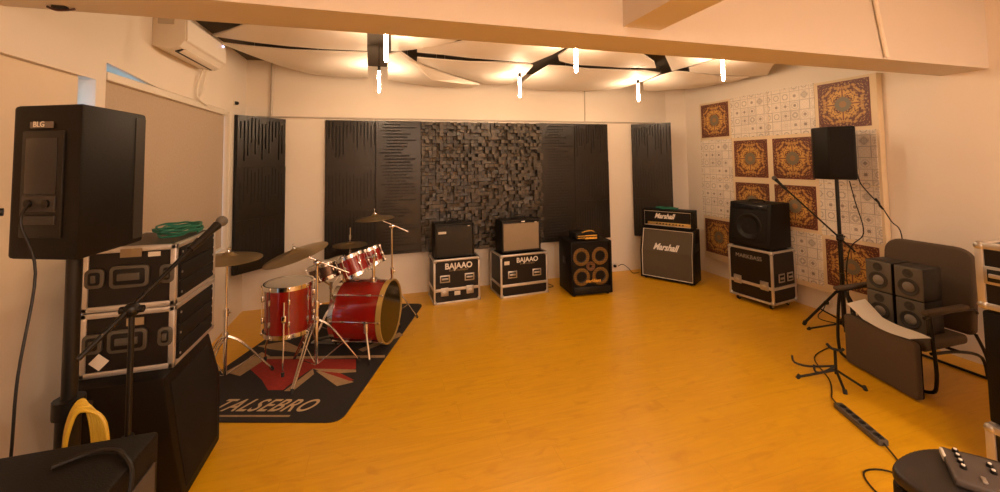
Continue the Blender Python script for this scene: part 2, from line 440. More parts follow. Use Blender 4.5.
# ------------------------------------------------------------------ blinds, air conditioner, wall bits
t = thing('roller_blind', 'cream roller blind drawn down in the window behind the big black speaker', 'blind', (XL-0.03, 0.735, 0.12))
b = MB(); b.box((0, 0, 1.062), (0.006, 4.04, 2.124)); b.build('blind_fabric', M['blind_cream'], t, smooth=False)
b = MB(); b.cyl((-0.03, -2.02, 2.10), (-0.03, 2.02, 2.10), 0.018); b.build('blind_roller', M['blind_cream'], t)
b = MB(); b.box((0, 0, 0.0), (0.016, 4.04, 0.024), bevel=0.004); b.build('bottom_rail', M['trim'], t)
t = thing('roller_blind', 'taupe brown roller blind covering the window under the air conditioner', 'blind', (XL-0.03, 3.915, 0.87))
b = MB(); b.box((0, 0, 0.70), (0.006, 1.95, 1.40)); b.build('blind_fabric', M['blind_brown'], t, smooth=False)
b = MB(); b.prism([(-0.972, 1.392), (0.975, 1.392), (0.975, 1.446), (-0.48, 1.446), (-0.972, 1.443)], -0.01, 0.036, 'x', bevel=0.006)
b.build('blind_headrail', M['trim'], t)
b = MB(); b.box((0, 0, 0.0), (0.016, 1.95, 0.024), bevel=0.004); b.build('bottom_rail', M['trim'], t)

t = thing('air_conditioner', 'white split air conditioner mounted high on the left wall', 'air conditioner', (XL, 3.80, 2.59))
prof = [(0.0, 0.02), (0.0, 0.27), (0.16, 0.27), (0.20, 0.235), (0.205, 0.07), (0.17, 0.02), (0.10, 0.0)]
b = MB(); b.prism([(x, z) for x, z in prof], -0.39, 0.37, 'y', bevel=0.006); b.build('ac_body', M['ac'], t)
b = MB(); b.prism([(0.19, 0.255), (0.212, 0.23), (0.218, 0.075), (0.205, 0.06)], -0.385, 0.365, 'y', bevel=0.003); b.build('front_panel', M['ac'], t)
b = MB(); b.box((0.14, -0.01, 0.006), (0.05, 0.64, 0.008), rot=Ry(-0.35)); b.build('air_slot', M['black_plain'], t)
b = MB(); b.box((0.165, -0.01, 0.004), (0.05, 0.64, 0.006), rot=Ry(-0.55), bevel=0.002); b.build('louver', M['ac'], t)
b = MB(); b.sphere((0.215, 0.30, 0.215), 0.007); b.build('status_light', M['led'], t)
b = MB(); b.box((0.085, -0.392, 0.20), (0.10, 0.006, 0.04)); b.build('side_vent', M['pvc'], t)
b = MB()
b.tube([(XL+0.05, 4.14, 2.60), (XL+0.03, 4.12, 2.50), (XL+0.02, 4.10, 2.38), (XL+0.02, 4.15, 2.33), (XL+0.02, 4.32, 2.30)], 0.008, smooth=4)
b.tube([(XL+0.05, 4.20, 2.60), (XL+0.03, 4.22, 2.50), (XL+0.02, 4.21, 2.40), (XL+0.02, 4.15, 2.34)], 0.007, smooth=4)
tag(b.build('drain_hose', M['trim']), 'thin looped pipes hanging from the air conditioner down the left wall', 'hose')
t = thing('security_camera', 'small dark camera with white mount on the left wall near the corner', 'camera', (XL, 5.10, 2.43))
b = MB(); b.cyl((0, -0.02, 0), (0.015, -0.02, 0), 0.028); b.build('mount', M['trim'], t)
b = MB(); b.cyl((0.012, -0.02, 0), (0.035, -0.025, -0.005), 0.020, 0.020); b.sphere((0.035, -0.025, -0.005), 0.020); b.build('lens_housing', M['black_plain'], t)
def socket(loc, rz, label):
    t = thing('wall_socket', label, 'socket', loc, rz)
    b = MB(); b.box((0, -0.006, 0), (0.085, 0.012, 0.085), bevel=0.004); b.build('plate', M['trim'], t)
    b = MB(); b.box((0, -0.03, -0.005), (0.035, 0.04, 0.035), bevel=0.006); b.build('plug', M['black_plain'], t)
socket((3.46, 5.5, 0.10), 0, 'white wall socket with black plug between the yellow-ringed cabinet and the tall amplifier stack')
socket((XR, 3.30, 0.12), -PI/2, 'white wall socket low on the right wall behind the tripod stands')

# ------------------------------------------------------------------ acoustic panels on the back wall
def groove_panel(label, corners, vertical, seed, group='black grooved acoustic panels', two_way=False):
    """corners: (x0,y0) left and (x1,y1) right of the back edge; z 0.55..2.29"""
    (x0, y0), (x1, y1) = corners
    w = math.hypot(x1-x0, y1-y0); rz = math.atan2(y1-y0, x1-x0)
    t = thing('acoustic_panel', label, 'acoustic panel', ((x0+x1)/2, (y0+y1)/2, 0.54), rz, group)
    H = 1.75; rnd = random.Random(seed)
    b = MB(); b.box((0, -0.014, H/2), (w-0.0004, 0.028, H))
    b.build('backing', M['rubber'], t)
    f = MB(); y = -0.036; th = 0.016
    h = H/3; gw = 0.40                       # groove width as a share of the pitch
    for k in range(3):
        z0 = k*h
        n = 14
        pitch = (w-0.02)/n if vertical else h/n
        dep = th if k == 2 else 0.004        # the top module is cut deep, the lower ones only scored
        f.box((0, y+dep/2, z0+h/2), (w-0.004, th-dep+0.0002, h-0.001), mi=1)  # groove floors get their own black: the shade inside the grooves is coloured in
        yf = y-th/2+dep/2
        for i in range(n):
            c = (-w/2+0.01 if vertical else z0)+pitch*(i+0.5)
            if vertical:
                a = rnd.uniform(0.02, 0.14)*h; L = rnd.uniform(0.25, 0.80)*h
                if k < 2: a = rnd.uniform(0.0, 0.3)*h; L = rnd.uniform(0.5, 0.7)*h
                f.box((c-pitch*gw/2, yf, z0+h/2), (pitch*(1-gw), dep, h-0.003))
                top = z0+h-a; bot = max(top-L, z0+0.01)
                gx = c+pitch*(1-gw)/2
                if a > 0.01: f.box((gx, yf, (top+z0+h)/2), (pitch*gw, dep, z0+h-top-0.003))
                f.box((gx, yf, (bot+z0)/2), (pitch*gw, dep, bot-z0))
            else:
                a = rnd.uniform(0.03, 0.25)*w; L = rnd.uniform(0.35, 0.75)*w
                f.box((0, yf, c-pitch*gw/2), (w-0.006, dep, pitch*(1-gw)))
                gz = c+pitch*(1-gw)/2; l = -w/2+a; r = min(l+L, w/2-0.01)
                f.box(((l-w/2)/2+0.0015, yf, gz), (l+w/2-0.003, dep, pitch*gw))
                f.box(((r+w/2)/2-0.0015, yf, gz), (w/2-r-0.003, dep, pitch*gw))
    f.build('grooved_face', [M['acoustic'], M['rubber']], t, smooth=False)
    return t
Yp = 5.494
groove_panel('black panel with vertical grooves at the left end of the long centre row, behind cymbals', ((-0.68, Yp), (-0.067, Yp)), True, 1)
groove_panel('black acoustic panel with horizontal grooves directly left of the blocky diffuser', ((-0.067, Yp), (0.517, Yp)), False, 2)
groove_panel('black acoustic panel with horizontal grooves directly right of the blocky diffuser', ((2.252, Yp), (2.803, Yp)), False, 3)
groove_panel('black panel with vertical grooves at the right end of the row, above the yellow-ringed cabinet', ((2.803, Yp), (3.39, Yp)), True, 4)
groove_panel('narrow black grooved panel hung across the left corner beside the brown blind', ((-1.555, 5.03), (-1.155, 5.48)), True, 5)
groove_panel('narrow black grooved panel angled by the right corner above the tall amplifier stack', ((3.835, 5.48), (4.245, 5.07)), True, 6)
t = thing('sound_diffuser', 'square dark diffuser of stepped wooden blocks in the middle of the back wall', 'sound diffuser', (1.385, 5.494, 0.54))
b = MB(); b.box((0, -0.012, 0.87), (1.735, 0.024, 1.745)); b.build('backing', M['acoustic'], t, smooth=False)
for mx in range(3):
    for mz in range(3):
        f = MB(); s = 0.58/12
        for i in range(12):
            for j in range(12):
                d = random.uniform(0.012, 0.115)
                f.box((-0.87+0.58*mx+s*(i+0.5), -0.024-d/2, 0.58*mz+s*(j+0.5)), (s-0.0015, d, s-0.0015), rot=(Rx(random.uniform(-0.22, 0.22)) @ Rz(random.uniform(-0.15, 0.15))) if d < 0.075 else None)
        f.build('block_module', M['diffuser'], t, smooth=False)

# ------------------------------------------------------------------ white sails under the ceiling
SAILS = dict(
A=[(-1.5,4.19,2.92),(-1.3,4.0,2.92),(-1.09,3.72,2.9),(-0.62,3.43,2.85),(-0.11,3.29,2.8),(-0.13,3.92,2.8),(-0.46,3.95,2.8),(-0.82,4.08,2.84),(-1.17,4.16,2.88)],
B=[(-1.51,4.42,2.92),(-1.22,4.34,2.88),(-0.85,4.23,2.84),(-0.47,4.04,2.8),(-0.13,4.0,2.8),(-0.16,5.2,2.8),(-0.49,5.22,2.8),(-0.84,5.31,2.84),(-1.15,5.22,2.9),(-1.36,4.84,2.92)],
A2=[(0.07,3.2,2.8),(0.09,3.87,2.8),(0.18,3.77,2.79),(0.31,3.59,2.78),(0.49,3.43,2.78),(0.65,3.36,2.8),(0.77,3.12,2.8)],
C=[(0.32,3.71,2.8),(0.51,3.55,2.8),(0.67,3.44,2.8),(0.88,3.2,2.8),(1.69,3.17,2.8),(1.66,3.36,2.8),(1.64,3.64,2.8),(1.57,3.99,2.8),(1.2,3.97,2.8),(0.87,3.95,2.8),(0.55,3.88,2.8),(0.33,3.86,2.8)],
D=[(0.35,4.07,2.8),(0.58,4.1,2.8),(0.91,4.12,2.8),(1.23,4.07,2.8),(1.57,4.06,2.8),(1.63,4.12,2.8),(1.72,4.7,2.8),(1.70,5.1,2.78),(1.52,5.18,2.78),(1.33,5.15,2.78),(0.95,4.88,2.8),(0.65,4.58,2.8),(0.36,4.24,2.8)],
E=[(0.06,4.03,2.8),(0.17,3.87,2.8),(0.36,4.28,2.8),(0.66,4.66,2.8),(0.95,4.93,2.785),(1.25,5.08,2.75),(1.17,5.34,2.75),(0.76,5.35,2.75),(0.38,5.22,2.75),(0.075,5.05,2.76)],
F=[(1.72,3.1,2.8),(1.7,3.3,2.8),(1.72,3.66,2.8),(1.82,3.84,2.8),(2.03,3.95,2.8),(2.25,3.95,2.8),(2.64,3.96,2.8),(2.94,3.91,2.8),(3.07,3.88,2.8),(2.86,3.64,2.8),(2.58,3.43,2.8),(2.36,3.27,2.8)],
G=[(1.8,4.08,2.8),(2.02,4.08,2.8),(2.35,4.13,2.8),(2.73,4.09,2.8),(3.05,4.05,2.8),(3.32,4.12,2.8),(3.36,4.26,2.8),(3.40,4.63,2.79),(3.29,4.94,2.75),(3.09,5.16,2.75),(2.65,5.25,2.75),(2.27,5.29,2.75),(1.96,5.24,2.75),(1.80,5.05,2.77),(1.81,4.68,2.8)],
H=[(3.48,4.67,2.8),(3.43,4.25,2.8),(3.44,3.99,2.8),(3.63,4.0,2.8),(3.84,4.03,2.8),(4.22,4.10,2.80),(4.57,3.98,2.78),(4.62,4.20,2.78),(4.56,4.51,2.78),(4.44,4.85,2.78),(4.0,5.1,2.77),(3.80,5.10,2.77)],
I=[(2.82,3.41,2.8),(2.55,3.15,2.8),(3.36,3.06,2.8),(3.4,3.42,2.8),(3.39,3.7,2.8),(3.37,3.97,2.8)],
J=[(3.46,3.79,2.8),(3.43,3.59,2.8),(3.44,3.43,2.8),(3.39,3.05,2.8),(4.10,3.18,2.8),(4.33,3.45,2.8),(4.74,3.86,2.79),(4.60,3.98,2.8),(4.38,4.01,2.8),(3.97,4.0,2.8),(3.62,3.96,2.8)])
SLAB = dict(A='white curved ceiling sail beside the top of the air conditioner, the one nearer the beam',
 B='white curved ceiling sail in the left corner, behind the one next to the air conditioner',
 A2='small white ceiling sail just right of the leftmost front tube lamp',
 C='broad white ceiling sail tucked behind the beam left of the middle front tube lamp',
 D='white leaf-shaped ceiling sail whose tip points left, above the blocky diffuser',
 E='white ceiling sail right of the leftmost rear tube lamp, against the back wall',
 F='white ceiling sail hanging just right of the middle front tube lamp',
 G='large white ceiling sail between the middle and right rear tube lamps, by the back wall',
 H='white ceiling sail right of the right rear tube lamp, over the corner',
 I='small triangular white ceiling sail between the middle and right front tube lamps',
 J='white ceiling sail around the right front tube lamp, by the right wall')
for k, P in SAILS.items():
    P = [Vector(p) for p in P]; Cc = sum(P, Vector())/len(P); zc = Cc.z
    b = MB(); rings = []; n = len(P)
    for q in range(7):
        f = 1-q/6
        if q == 6: rings.append([b.bm.verts.new(Cc+Vector((0, 0, -0.045-zc+zc)))])
        else: rings.append([b.bm.verts.new(Cc+(p-Cc)*f+Vector((0, 0, -0.045*(1-f*f)))) for p in P])
    for a, c in zip(rings[:-1], rings[1:]):
        for i in range(n):
            j = (i+1) % n
            if len(c) == 1: b.bm.faces.new((a[i], a[j], c[0]))
            else: b.bm.faces.new((a[i], a[j], c[j], c[i]))
    bmesh.ops.recalc_face_normals(b.bm, faces=list(b.bm.faces))
    ret = bmesh.ops.extrude_face_region(b.bm, geom=list(b.bm.faces))
    for v in [g for g in ret['geom'] if isinstance(g, bmesh.types.BMVert)]: v.co.z += 0.014
    o = tag(b.build('ceiling_sail', M['sail']), SLAB[k], 'ceiling panel', 'white acoustic ceiling sails')
    rr = MB()
    for p in (P[0], P[n//3], P[2*n//3]):
        q = Cc+(p-Cc)*0.6
        rr.cyl((q.x, q.y, q.z-0.02), (q.x, q.y, HB), 0.003, n=6)
    rr.build('suspension_wire', M['steel'], o)

# ------------------------------------------------------------------ tube lamps
lampL = [(0.035, 3.15, 'leftmost glowing tube lamp of the front row, just behind the beam'), (1.655, 3.15, 'middle glowing tube lamp of the front row, just behind the beam'), (3.29, 3.15, 'right glowing tube lamp of the front row, nearest the right wall'),
         (-0.024, 4.45, 'leftmost glowing tube lamp of the rear row, left of the diffuser'), (1.585, 4.45, 'middle glowing tube lamp of the rear row, above the right side of the diffuser'), (3.235, 4.45, 'right glowing tube lamp of the rear row, near the back right corner')]
lproto = None
for i, (x, y, lab) in enumerate(lampL):
    if lproto is None:
        t = lproto = thing('tube_lamp', lab, 'lamp', (x, y, 2.515), 0, 'hanging filament tube lamps')
        b = MB(); b.lathe([(0.0, 0), (0.008, 0.002), (0.0145, 0.012), (0.0145, 0.225), (0.009, 0.24), (0, 0.24)], 14); b.build('glass_tube', M['tube'], t)
        b = MB(); b.cyl((0, 0, 0.236), (0, 0, 0.285), 0.016); b.build('lamp_holder', M['black_plain'], t)
        b = MB(); b.cyl((0, 0, 0.28), (0, 0, HB-2.515), 0.004, n=8); b.build('cord', M['black_plain'], t)
    else:
        t = lproto.copy(); COL.objects.link(t); t.location = (x, y, 2.515 if i < 3 else 2.495)
        t['label'] = lab
        for ch in lproto.children: dup(ch, t)

# ------------------------------------------------------------------ patterned tile board on the right wall
t = thing('tile_board', 'tall board of maroon and gold ornate tiles among small white ones on the right wall', 'tile board', (XR-0.006, 3.825, 0.25), -PI/2)
# local frame: x runs from the far end (-) towards the camera (+), front faces local -y
b = MB(); b.box((0, -0.04, 1.16), (2.29, 0.08, 2.32), bevel=0.004); b.build('backing_board', M['board'], t)
pit = 0.568
def pcol(i): return -1.142+0.258+0.02+pit*i*1.0
big = {(0, 3), (3, 3), (1, 2), (2, 2), (1, 1), (2, 1), (0, 0), (3, 0)}
pb = ps = None
for i in range(4):
    for k in range(4):
        cx = pcol(i); cz = 2.045-(3-k)*pit+0.0
        if (i, k) in big:
            if pb is None:
                q = MB(); q.box((0, 0, 0), (0.492, 0.008, 0.492)); pb = q.build('ornate_tile', M['tileA'], t, smooth=False); o = pb
            else: o = dup(pb, t)
        else:
            if ps is None:
                q = MB(); q.box((0, 0, 0), (0.56, 0.006, 0.56)); ps = q.build('small_tile_sheet', M['tileB'], t, smooth=False); o = ps
            else: o = dup(ps, t)
        o.location = (cx, -0.083, cz)

# ------------------------------------------------------------------ flight cases
def ball_corner(e=0.028):
    b = MB(); b.sphere((0, 0, 0), e, 10); return b
def flight_case(label, loc, rz, W, D, H, band=None, casters=0.0, group=None, edge=0.026, handles=(), latches=(), side_latches=()):
    t = thing('flight_case', label, 'flight case', loc, rz, group)
    z0 = casters
    b = MB(); b.box((0, 0, z0+H/2), (W-0.012, D-0.012, H-0.012)); b.build('body', M['lam'], t, smooth=False)
    e = MB(); h = edge/2; o_ = 0.003
    for sx in (-1, 1):
        for sy in (-1, 1): e.box((sx*(W/2-h+o_), sy*(D/2-h+o_), z0+H/2), (edge, edge, H), bevel=0.006)
    for sz in (h-o_, H-h+o_):
        for sy in (-1, 1): e.box((0, sy*(D/2-h+o_), z0+sz), (W, edge, edge), bevel=0.006)
        for sx in (-1, 1): e.box((sx*(W/2-h+o_), 0, z0+sz), (edge, D, edge), bevel=0.006)
    e.build('edge_trim', M['alu'], t)
    if band:
        e = MB()
        for sy in (-1, 1): e.box((0, sy*(D/2-0.003), z0+band), (W, 0.012, 0.034), bevel=0.003)
        for sx in (-1, 1): e.box((sx*(W/2-0.003), 0, z0+band), (0.012, D, 0.034), bevel=0.003)
        e.build('lid_band', M['alu'], t)
    cp = None
    for sx in (-1, 1):
        for sy in (-1, 1):
            for sz in (0.018, H-0.018):
                p = (sx*(W/2-0.016), sy*(D/2-0.016), z0+sz)
                if cp is None: cp = ball_corner().build('corner_cap', M['steel'], t); cp.location = p
                else: dup(cp, t, p)
    hp = lp = None
    def dish(w, hh):
        q = MB(); q.box((0, -0.002, 0), (w, 0.010, hh), bevel=0.004)
        o = q.build('recessed_handle', M['steel'], t)
        q = MB(); q.box((0, -0.005, 0), (w-0.03, 0.008, hh-0.03), bevel=0.003); q.build('dish', M['black_plain'], o)
        q = MB(); q.box((0, -0.011, 0.0), (w-0.045, 0.012, 0.022), bevel=0.004); q.build('grip', M['steel'], o)
        return o
    for x, z, w, hh in handles:
        if hp is None: hp = dish(w, hh); o = hp
        else: o = dup(hp, t)
        o.location = (x, -D/2, z0+z)
    def latch():
        q = MB(); q.box((0, -0.002, 0), (0.095, 0.012, 0.10), bevel=0.004); o = q.build('latch', M['steel'], t)
        q = MB(); q.box((0, -0.012, 0.0), (0.05, 0.010, 0.012), bevel=0.003); q.cyl((0, -0.005, 0), (0, -0.014, 0), 0.016); q.build('butterfly', M['alu'], o)
        return o
    for x, z in latches:
        if lp is None: lp = latch(); o = lp
        else: o = dup(lp, t)
        o.location = (x, -D/2-0.003, z0+z)
    for x, y, z, r in side_latches:
        if hp is None: hp = dish(0.11, 0.10); o = hp
        else: o = dup(hp, t)
        o.location = (x, y, z0+z); o.rotation_euler = (0, 0, r)
    if casters:
        cw = None
        for sx in (-1, 1):
            for sy in (-1, 1):
                p = (sx*(W/2-0.07), sy*(D/2-0.07), 0)
                if cw is None:
                    q = MB(); q.box((0, 0, casters-0.004), (0.06, 0.06, 0.008)); q.box((-0.016, 0, casters*0.62), (0.005, 0.04, casters*0.7)); q.box((0.016, 0, casters*0.62), (0.005, 0.04, casters*0.7))
                    cw = q.build('caster', M['steel'], t)
                    q = MB(); q.cyl((-0.012, 0, casters*0.45), (0.012, 0, casters*0.45), casters*0.45, n=18); q.build('wheel', M['rubber'], cw)
                    cw.location = p
                else: dup(cw, t, p)
    return t

c1 = flight_case('black flight case lettered in white under the dark-fronted amplifier, left of the pair', (0.90, 5.165, 0), math.radians(2.2), 0.585, 0.40, 0.535, band=0.165,
    handles=((-0.155, 0.30, 0.125, 0.09), (0.155, 0.30, 0.125, 0.09)), latches=((-0.16, 0.145), (0.16, 0.145)))
text('lettering', 'BAJAAO', 0.098, M['white_paint'], c1, (0.02, -0.198, 0.445), bold=0.003, sx=0.98)
text('lettering', 'ENTERTAINMENT', 0.03, M['label_b'], c1, (0.02, -0.198, 0.392), sx=1.02)
q = MB(); q.box((0.0, -0.199, 0.115), (0.075, 0.006, 0.05), bevel=0.002); q.build('name_plate', M['label_w'], c1)
c2 = flight_case('black flight case lettered in white under the tan-fronted amplifier, right of the pair', (1.772, 5.135, 0), math.radians(3.1), 0.66, 0.42, 0.535, band=0.15,
    handles=((-0.17, 0.285, 0.125, 0.09), (0.17, 0.285, 0.125, 0.09)))
text('lettering', 'BAJAAO', 0.084, M['white_paint'], c2, (0.04, -0.208, 0.455), bold=0.002)
text('lettering', 'ENTERTAINMENT', 0.026, M['label_b'], c2, (0.04, -0.208, 0.408))
q = MB(); q.box((-0.245, -0.209, 0.435), (0.07, 0.006, 0.045), bevel=0.002); q.build('name_plate', M['label_w'], c2)
rz3 = math.radians(-82)
c3 = flight_case('black wheeled flight case under the sloping keyboard amplifier by the tiled wall', (4.428, 3.80, 0), rz3, 0.53, 0.44, 0.595, band=0.18, casters=0.065,
    latches=((-0.15, 0.20), (0.17, 0.20)), side_latches=((0.265, -0.06, 0.29, PI/2), (0.265, 0.10, 0.29, PI/2)))
text('lettering', 'MARKBASS', 0.066, mat('worn_lettering', (0.30, 0.26, 0.21), 0.6), c3, (-0.01, -0.218, 0.065+0.49), bold=0.0)

# ------------------------------------------------------------------ guitar amplifiers on the two cases
def combo(label, loc, rz, W, D, H, grille, badge_text=None, feet=0.012):
    t = thing('guitar_amplifier', label, 'amplifier', loc, rz)
    b = MB(); pr = [(-D/2, feet), (D/2, feet), (D/2, H), (-D/2+0.035, H)]
    wall = 0.022
    for sx in (-1, 1): b.box((sx*(W/2-wall/2), 0, feet+(H-feet)/2), (wall, D, H-feet), bevel=0.008)
    b.box((0, 0, feet+wall/2), (W-0.01, D, wall), bevel=0.008); b.box((0, 0, H-wall/2), (W-0.01, D, wall), bevel=0.008)
    b.box((0, D/2-0.01, H/2), (W-0.02, 0.015, H-0.03))
    b.build('cabinet', M['tolex'], t)
    b = MB(); b.box((0, -D/2+0.022, feet+0.02+(H-0.075)/2), (W-0.046, 0.02, H-0.075), bevel=0.004); b.build('grille_cloth', grille, t)
    p = MB(); p.box((0, -D/2+0.03, H-0.040), (W-0.046, 0.03, 0.030), rot=Rx(-0.25), bevel=0.003); pn = p.build('control_panel', M['black_plain'], t)
    kp = None
    for i in range(7):
        x = -W/2+0.06+i*(W-0.16)/6
        if kp is None:
            q = MB(); q.cyl((0, 0, 0), (0, -0.014, 0.003), 0.007, 0.006, n=10); kp = q.build('knob', M['black_plain'], pn); kp.location = (x, -D/2+0.012, H-0.040)
        else: dup(kp, pn, (x, -D/2+0.012, H-0.040))
    q = MB(); q.box((W/2-0.07, -D/2+0.010, H-0.040), (0.03, 0.008, 0.010)); q.build('pilot_lamp', M['label_w'], pn)
    h = MB(); h.tube([(-0.10, 0, H-0.002), (-0.085, 0, H+0.02), (0.085, 0, H+0.02), (0.10, 0, H-0.002)], 0.008, smooth=4); h.build('carry_handle', M['black_plain'], t)
    fp = None
    for sx in (-1, 1):
        for sy in (-1, 1):
            pz = (sx*(W/2-0.05), sy*(D/2-0.045), 0)
            if fp is None:
                q = MB(); q.cyl((0, 0, 0), (0, 0, feet+0.003), 0.016); fp = q.build('foot', M['rubber'], t); fp.location = pz
            else: dup(fp, t, pz)
    return t
a1 = combo('dark combo amplifier with charcoal grille standing on the left lettered flight case', (0.885, 5.13, 0.538), math.radians(2.2), 0.50, 0.26, 0.425, M['cloth_dark'])
q = MB(); q.box((-0.16, -0.121, 0.315), (0.10, 0.006, 0.03), bevel=0.002); q.build('badge', M['label_w'], a1)
a2 = combo('combo amplifier with tan grille cloth standing on the right lettered flight case', (1.765, 5.12, 0.538), math.radians(3.1), 0.55, 0.27, 0.425, M['cloth_tan'])
q = MB(); q.box((0.02, -0.135, 0.402), (0.05, 0.008, 0.014)); q.build('badge', M['white_paint'], a2)

# bass cabinet with four yellow-ringed drivers
rzb = math.radians(-4.6); D = 0.44
mid = Vector((2.598, 4.639)); ctr = mid + Vector((-math.sin(rzb), math.cos(rzb)))*D/2
t = thing('bass_cabinet', 'black bass speaker cabinet with four yellow-ringed drivers standing on the floor', 'speaker cabinet', (ctr.x, ctr.y, 0), rzb)
W, H = 0.565, 0.69
b = MB(); w = 0.03
for sx in (-1, 1): b.box((sx*(W/2-w/2), 0, H/2+0.01), (w, D, H-0.02), bevel=0.008)
b.box((0, 0, 0.02+w/2), (W-0.01, D, w), bevel=0.008); b.box((0, 0, H-w/2), (W-0.01, D, w), bevel=0.008)
b.box((0, D/2-0.012, H/2), (W-0.02, 0.02, H-0.03)); b.build('cabinet', M['black'], t)
b = MB(); b.box((0, -D/2+0.05, H/2), (W-0.05, 0.02, H-0.06)); b.box((0, -D/2+0.02, 0.085), (W-0.06, 0.05, 0.07), bevel=0.006); b.build('baffle', M['black_plain'], t)
dp = None
for x, z in ((-0.13, 0.49), (0.13, 0.49), (-0.13, 0.235), (0.13, 0.235)):
    if dp is None:
        q = MB(); Tm = Matrix.Translation((0, 0, 0)) @ Matrix.Rotation(PI/2, 4, 'X')
        q.lathe([(0.112, 0), (0.112, 0.012), (0.098, 0.016), (0.072, 0.010), (0.070, 0.0)], 32, Tm); dp = q.build('driver', M['cone_yellow'], t)
        q = MB(); q.lathe([(0.071, 0.010), (0.035, -0.02), (0.034, -0.012), (0.0, -0.002)], 32, Tm); q.build('cone', M['cone'], dp)
        dp.location = (x, -D/2+0.040, z)
    else: dup(dp, t, (x, -D/2+0.040, z))
q = MB(); q.lathe([(0.06, 0), (0.06, 0.012), (0.045, 0.014), (0.0, -0.01)], 28, Matrix.Translation((0, -D/2+0.040, 0.365)) @ Matrix.Rotation(PI/2, 4, 'X')); q.build('tweeter', mat('tweeter_copper', (0.20, 0.085, 0.03), 0.45), t)
q = MB()
for i in range(24):
    q.cyl((-W/2+0.045+i*(W-0.09)/23, -D/2+0.014, 0.13), (-W/2+0.045+i*(W-0.09)/23, -D/2+0.014, H-0.045), 0.0011, n=5)
for i in range(20):
    z = 0.14+i*(H-0.19)/19
    q.cyl((-W/2+0.04, -D/2+0.014, z), (W/2-0.04, -D/2+0.014, z), 0.0011, n=5)
q.build('wire_grille', M['black_matte'], t)
text('lettering', 'markbass', 0.058, M['orange'], t, (0.02, -D/2+0.010, 0.185), bold=0.001, sx=0.95)
for sx in (-1, 1):
    q = MB(); q.box((sx*(W/2+0.002), 0.0, 0.42), (0.006, 0.13, 0.09), bevel=0.003); q.build('side_handle', M['black_plain'], t)
for sx in (-1, 1):
    for sy in (-1, 1):
        q = MB(); q.cyl((sx*(W/2-0.05), sy*(D/2-0.05), 0), (sx*(W/2-0.05), sy*(D/2-0.05), 0.022), 0.02); q.build('foot', M['rubber'], t)
t = thing('bass_amplifier_head', 'small amplifier head with orange printed front on top of the yellow-ringed cabinet', 'amplifier', (ctr.x-0.03, ctr.y-0.02, 0.69), rzb)
b = MB(); b.box((0, 0, 0.052), (0.30, 0.26, 0.085), bevel=0.006); b.build('chassis', M['black_plain'], t)
b = MB(); b.box((0.0, -0.132, 0.052), (0.285, 0.006, 0.075), bevel=0.002); b.build('front_panel', M['black_matte'], t)
b = MB(); b.box((0.055, -0.136, 0.062), (0.165, 0.004, 0.014)); b.box((0.055, -0.136, 0.03), (0.165, 0.004, 0.026)); b.box((-0.08, -0.136, 0.06), (0.10, 0.003, 0.010)); b.box((-0.08, -0.136, 0.035), (0.10, 0.003, 0.010)); b.build('printed_band', M['orange'], t)
kp = None
for i in range(6):
    p = (-0.12+i*0.045, -0.136, 0.048)
    if kp is None:
        q = MB(); q.cyl((0, 0, 0), (0, -0.014, 0), 0.008, n=10); kp = q.build('knob', M['black_plain'], t); kp.location = p
    else: dup(kp, t, p)
b = MB(); b.tube([(-0.06, -0.10, 0.094), (0.0, -0.11, 0.115), (0.08, -0.10, 0.118), (0.12, -0.09, 0.096)], 0.006, smooth=5); b.build('lead', M['orange'], t)
for sx in (-1, 1):
    b = MB(); b.box((sx*0.11, 0, 0.005), (0.03, 0.2, 0.01)); b.build('foot', M['rubber'], t)

# Marshall half stack
rzm = math.radians(-57.7)
mid = Vector(((3.679+4.075)/2, (5.132+4.505)/2)); nrm = Vector((-math.sin(rzm), math.cos(rzm)))
ctr = mid + nrm*0.155
t = thing('guitar_cabinet', 'tall slanted guitar speaker cabinet with brown grille and white script, under the matching head', 'speaker cabinet', (ctr.x, ctr.y, 0), rzm)
W, H, D = 0.742, 0.735, 0.31
# side profile (y,z): straight lower half, upper half leans back
sp = [(-D/2, 0.018), (D/2, 0.018), (D/2, H), (-D/2+0.085, H), (-D/2, 0.40)]
b = MB()
for sx in (-1, 1): b.prism([(y, z) for y, z in sp], sx*(W/2)-(0.022 if sx > 0 else 0), sx*(W/2)+(0 if sx > 0 else 0.022), 'x', bevel=0.004)
b.box((0, 0, 0.029), (W-0.01, D, 0.022), bevel=0.005); b.box((0, 0.0425, H-0.012), (W-0.01, D-0.085, 0.022), bevel=0.005)
b.box((0, D/2-0.012, H/2), (W-0.03, 0.02, H-0.05)); b.build('cabinet', M['black'], t)
b = MB(); g = 0.016
b.prism([(-D/2+g, 0.045), (-D/2+g+0.02, 0.045), (-D/2+g+0.02, 0.40), (-D/2+0.085+g+0.02, H-0.03), (-D/2+0.085+g-0.004, H-0.03), (-D/2+g, 0.40)], -W/2+0.03, W/2-0.03, 'x')
b.build('grille_cloth', M['cloth_brown'], t, smooth=False)
b = MB(); r = 0.0055; x = W/2-0.026
pl = [(-D/2+0.012, 0.043), (-D/2+0.012, 0.40), (-D/2+0.085+0.010, H-0.027)]
for sx in (-1, 1): b.tube([(sx*x, y, z) for y, z in pl], r, 6)
b.tube([(-x, *pl[0]), (x, *pl[0])], r, 6); b.tube([(-x, *pl[2]), (x, *pl[2])], r, 6); b.build('piping', M['label_w'], t)
tilt = math.atan2(0.085, H-0.40)
text('lettering', 'Marshall', 0.125, M['white_paint'], t, (-0.02, -D/2+0.028, 0.47), rot=(PI/2-tilt, 0, 0), shear=0.45, bold=0.004, sx=0.80)
for sx in (-1, 1):
    q = MB(); q.box((sx*(W/2+0.001), 0.0, 0.50), (0.006, 0.15, 0.11), bevel=0.004); q.build('side_handle', M['black_plain'], t)
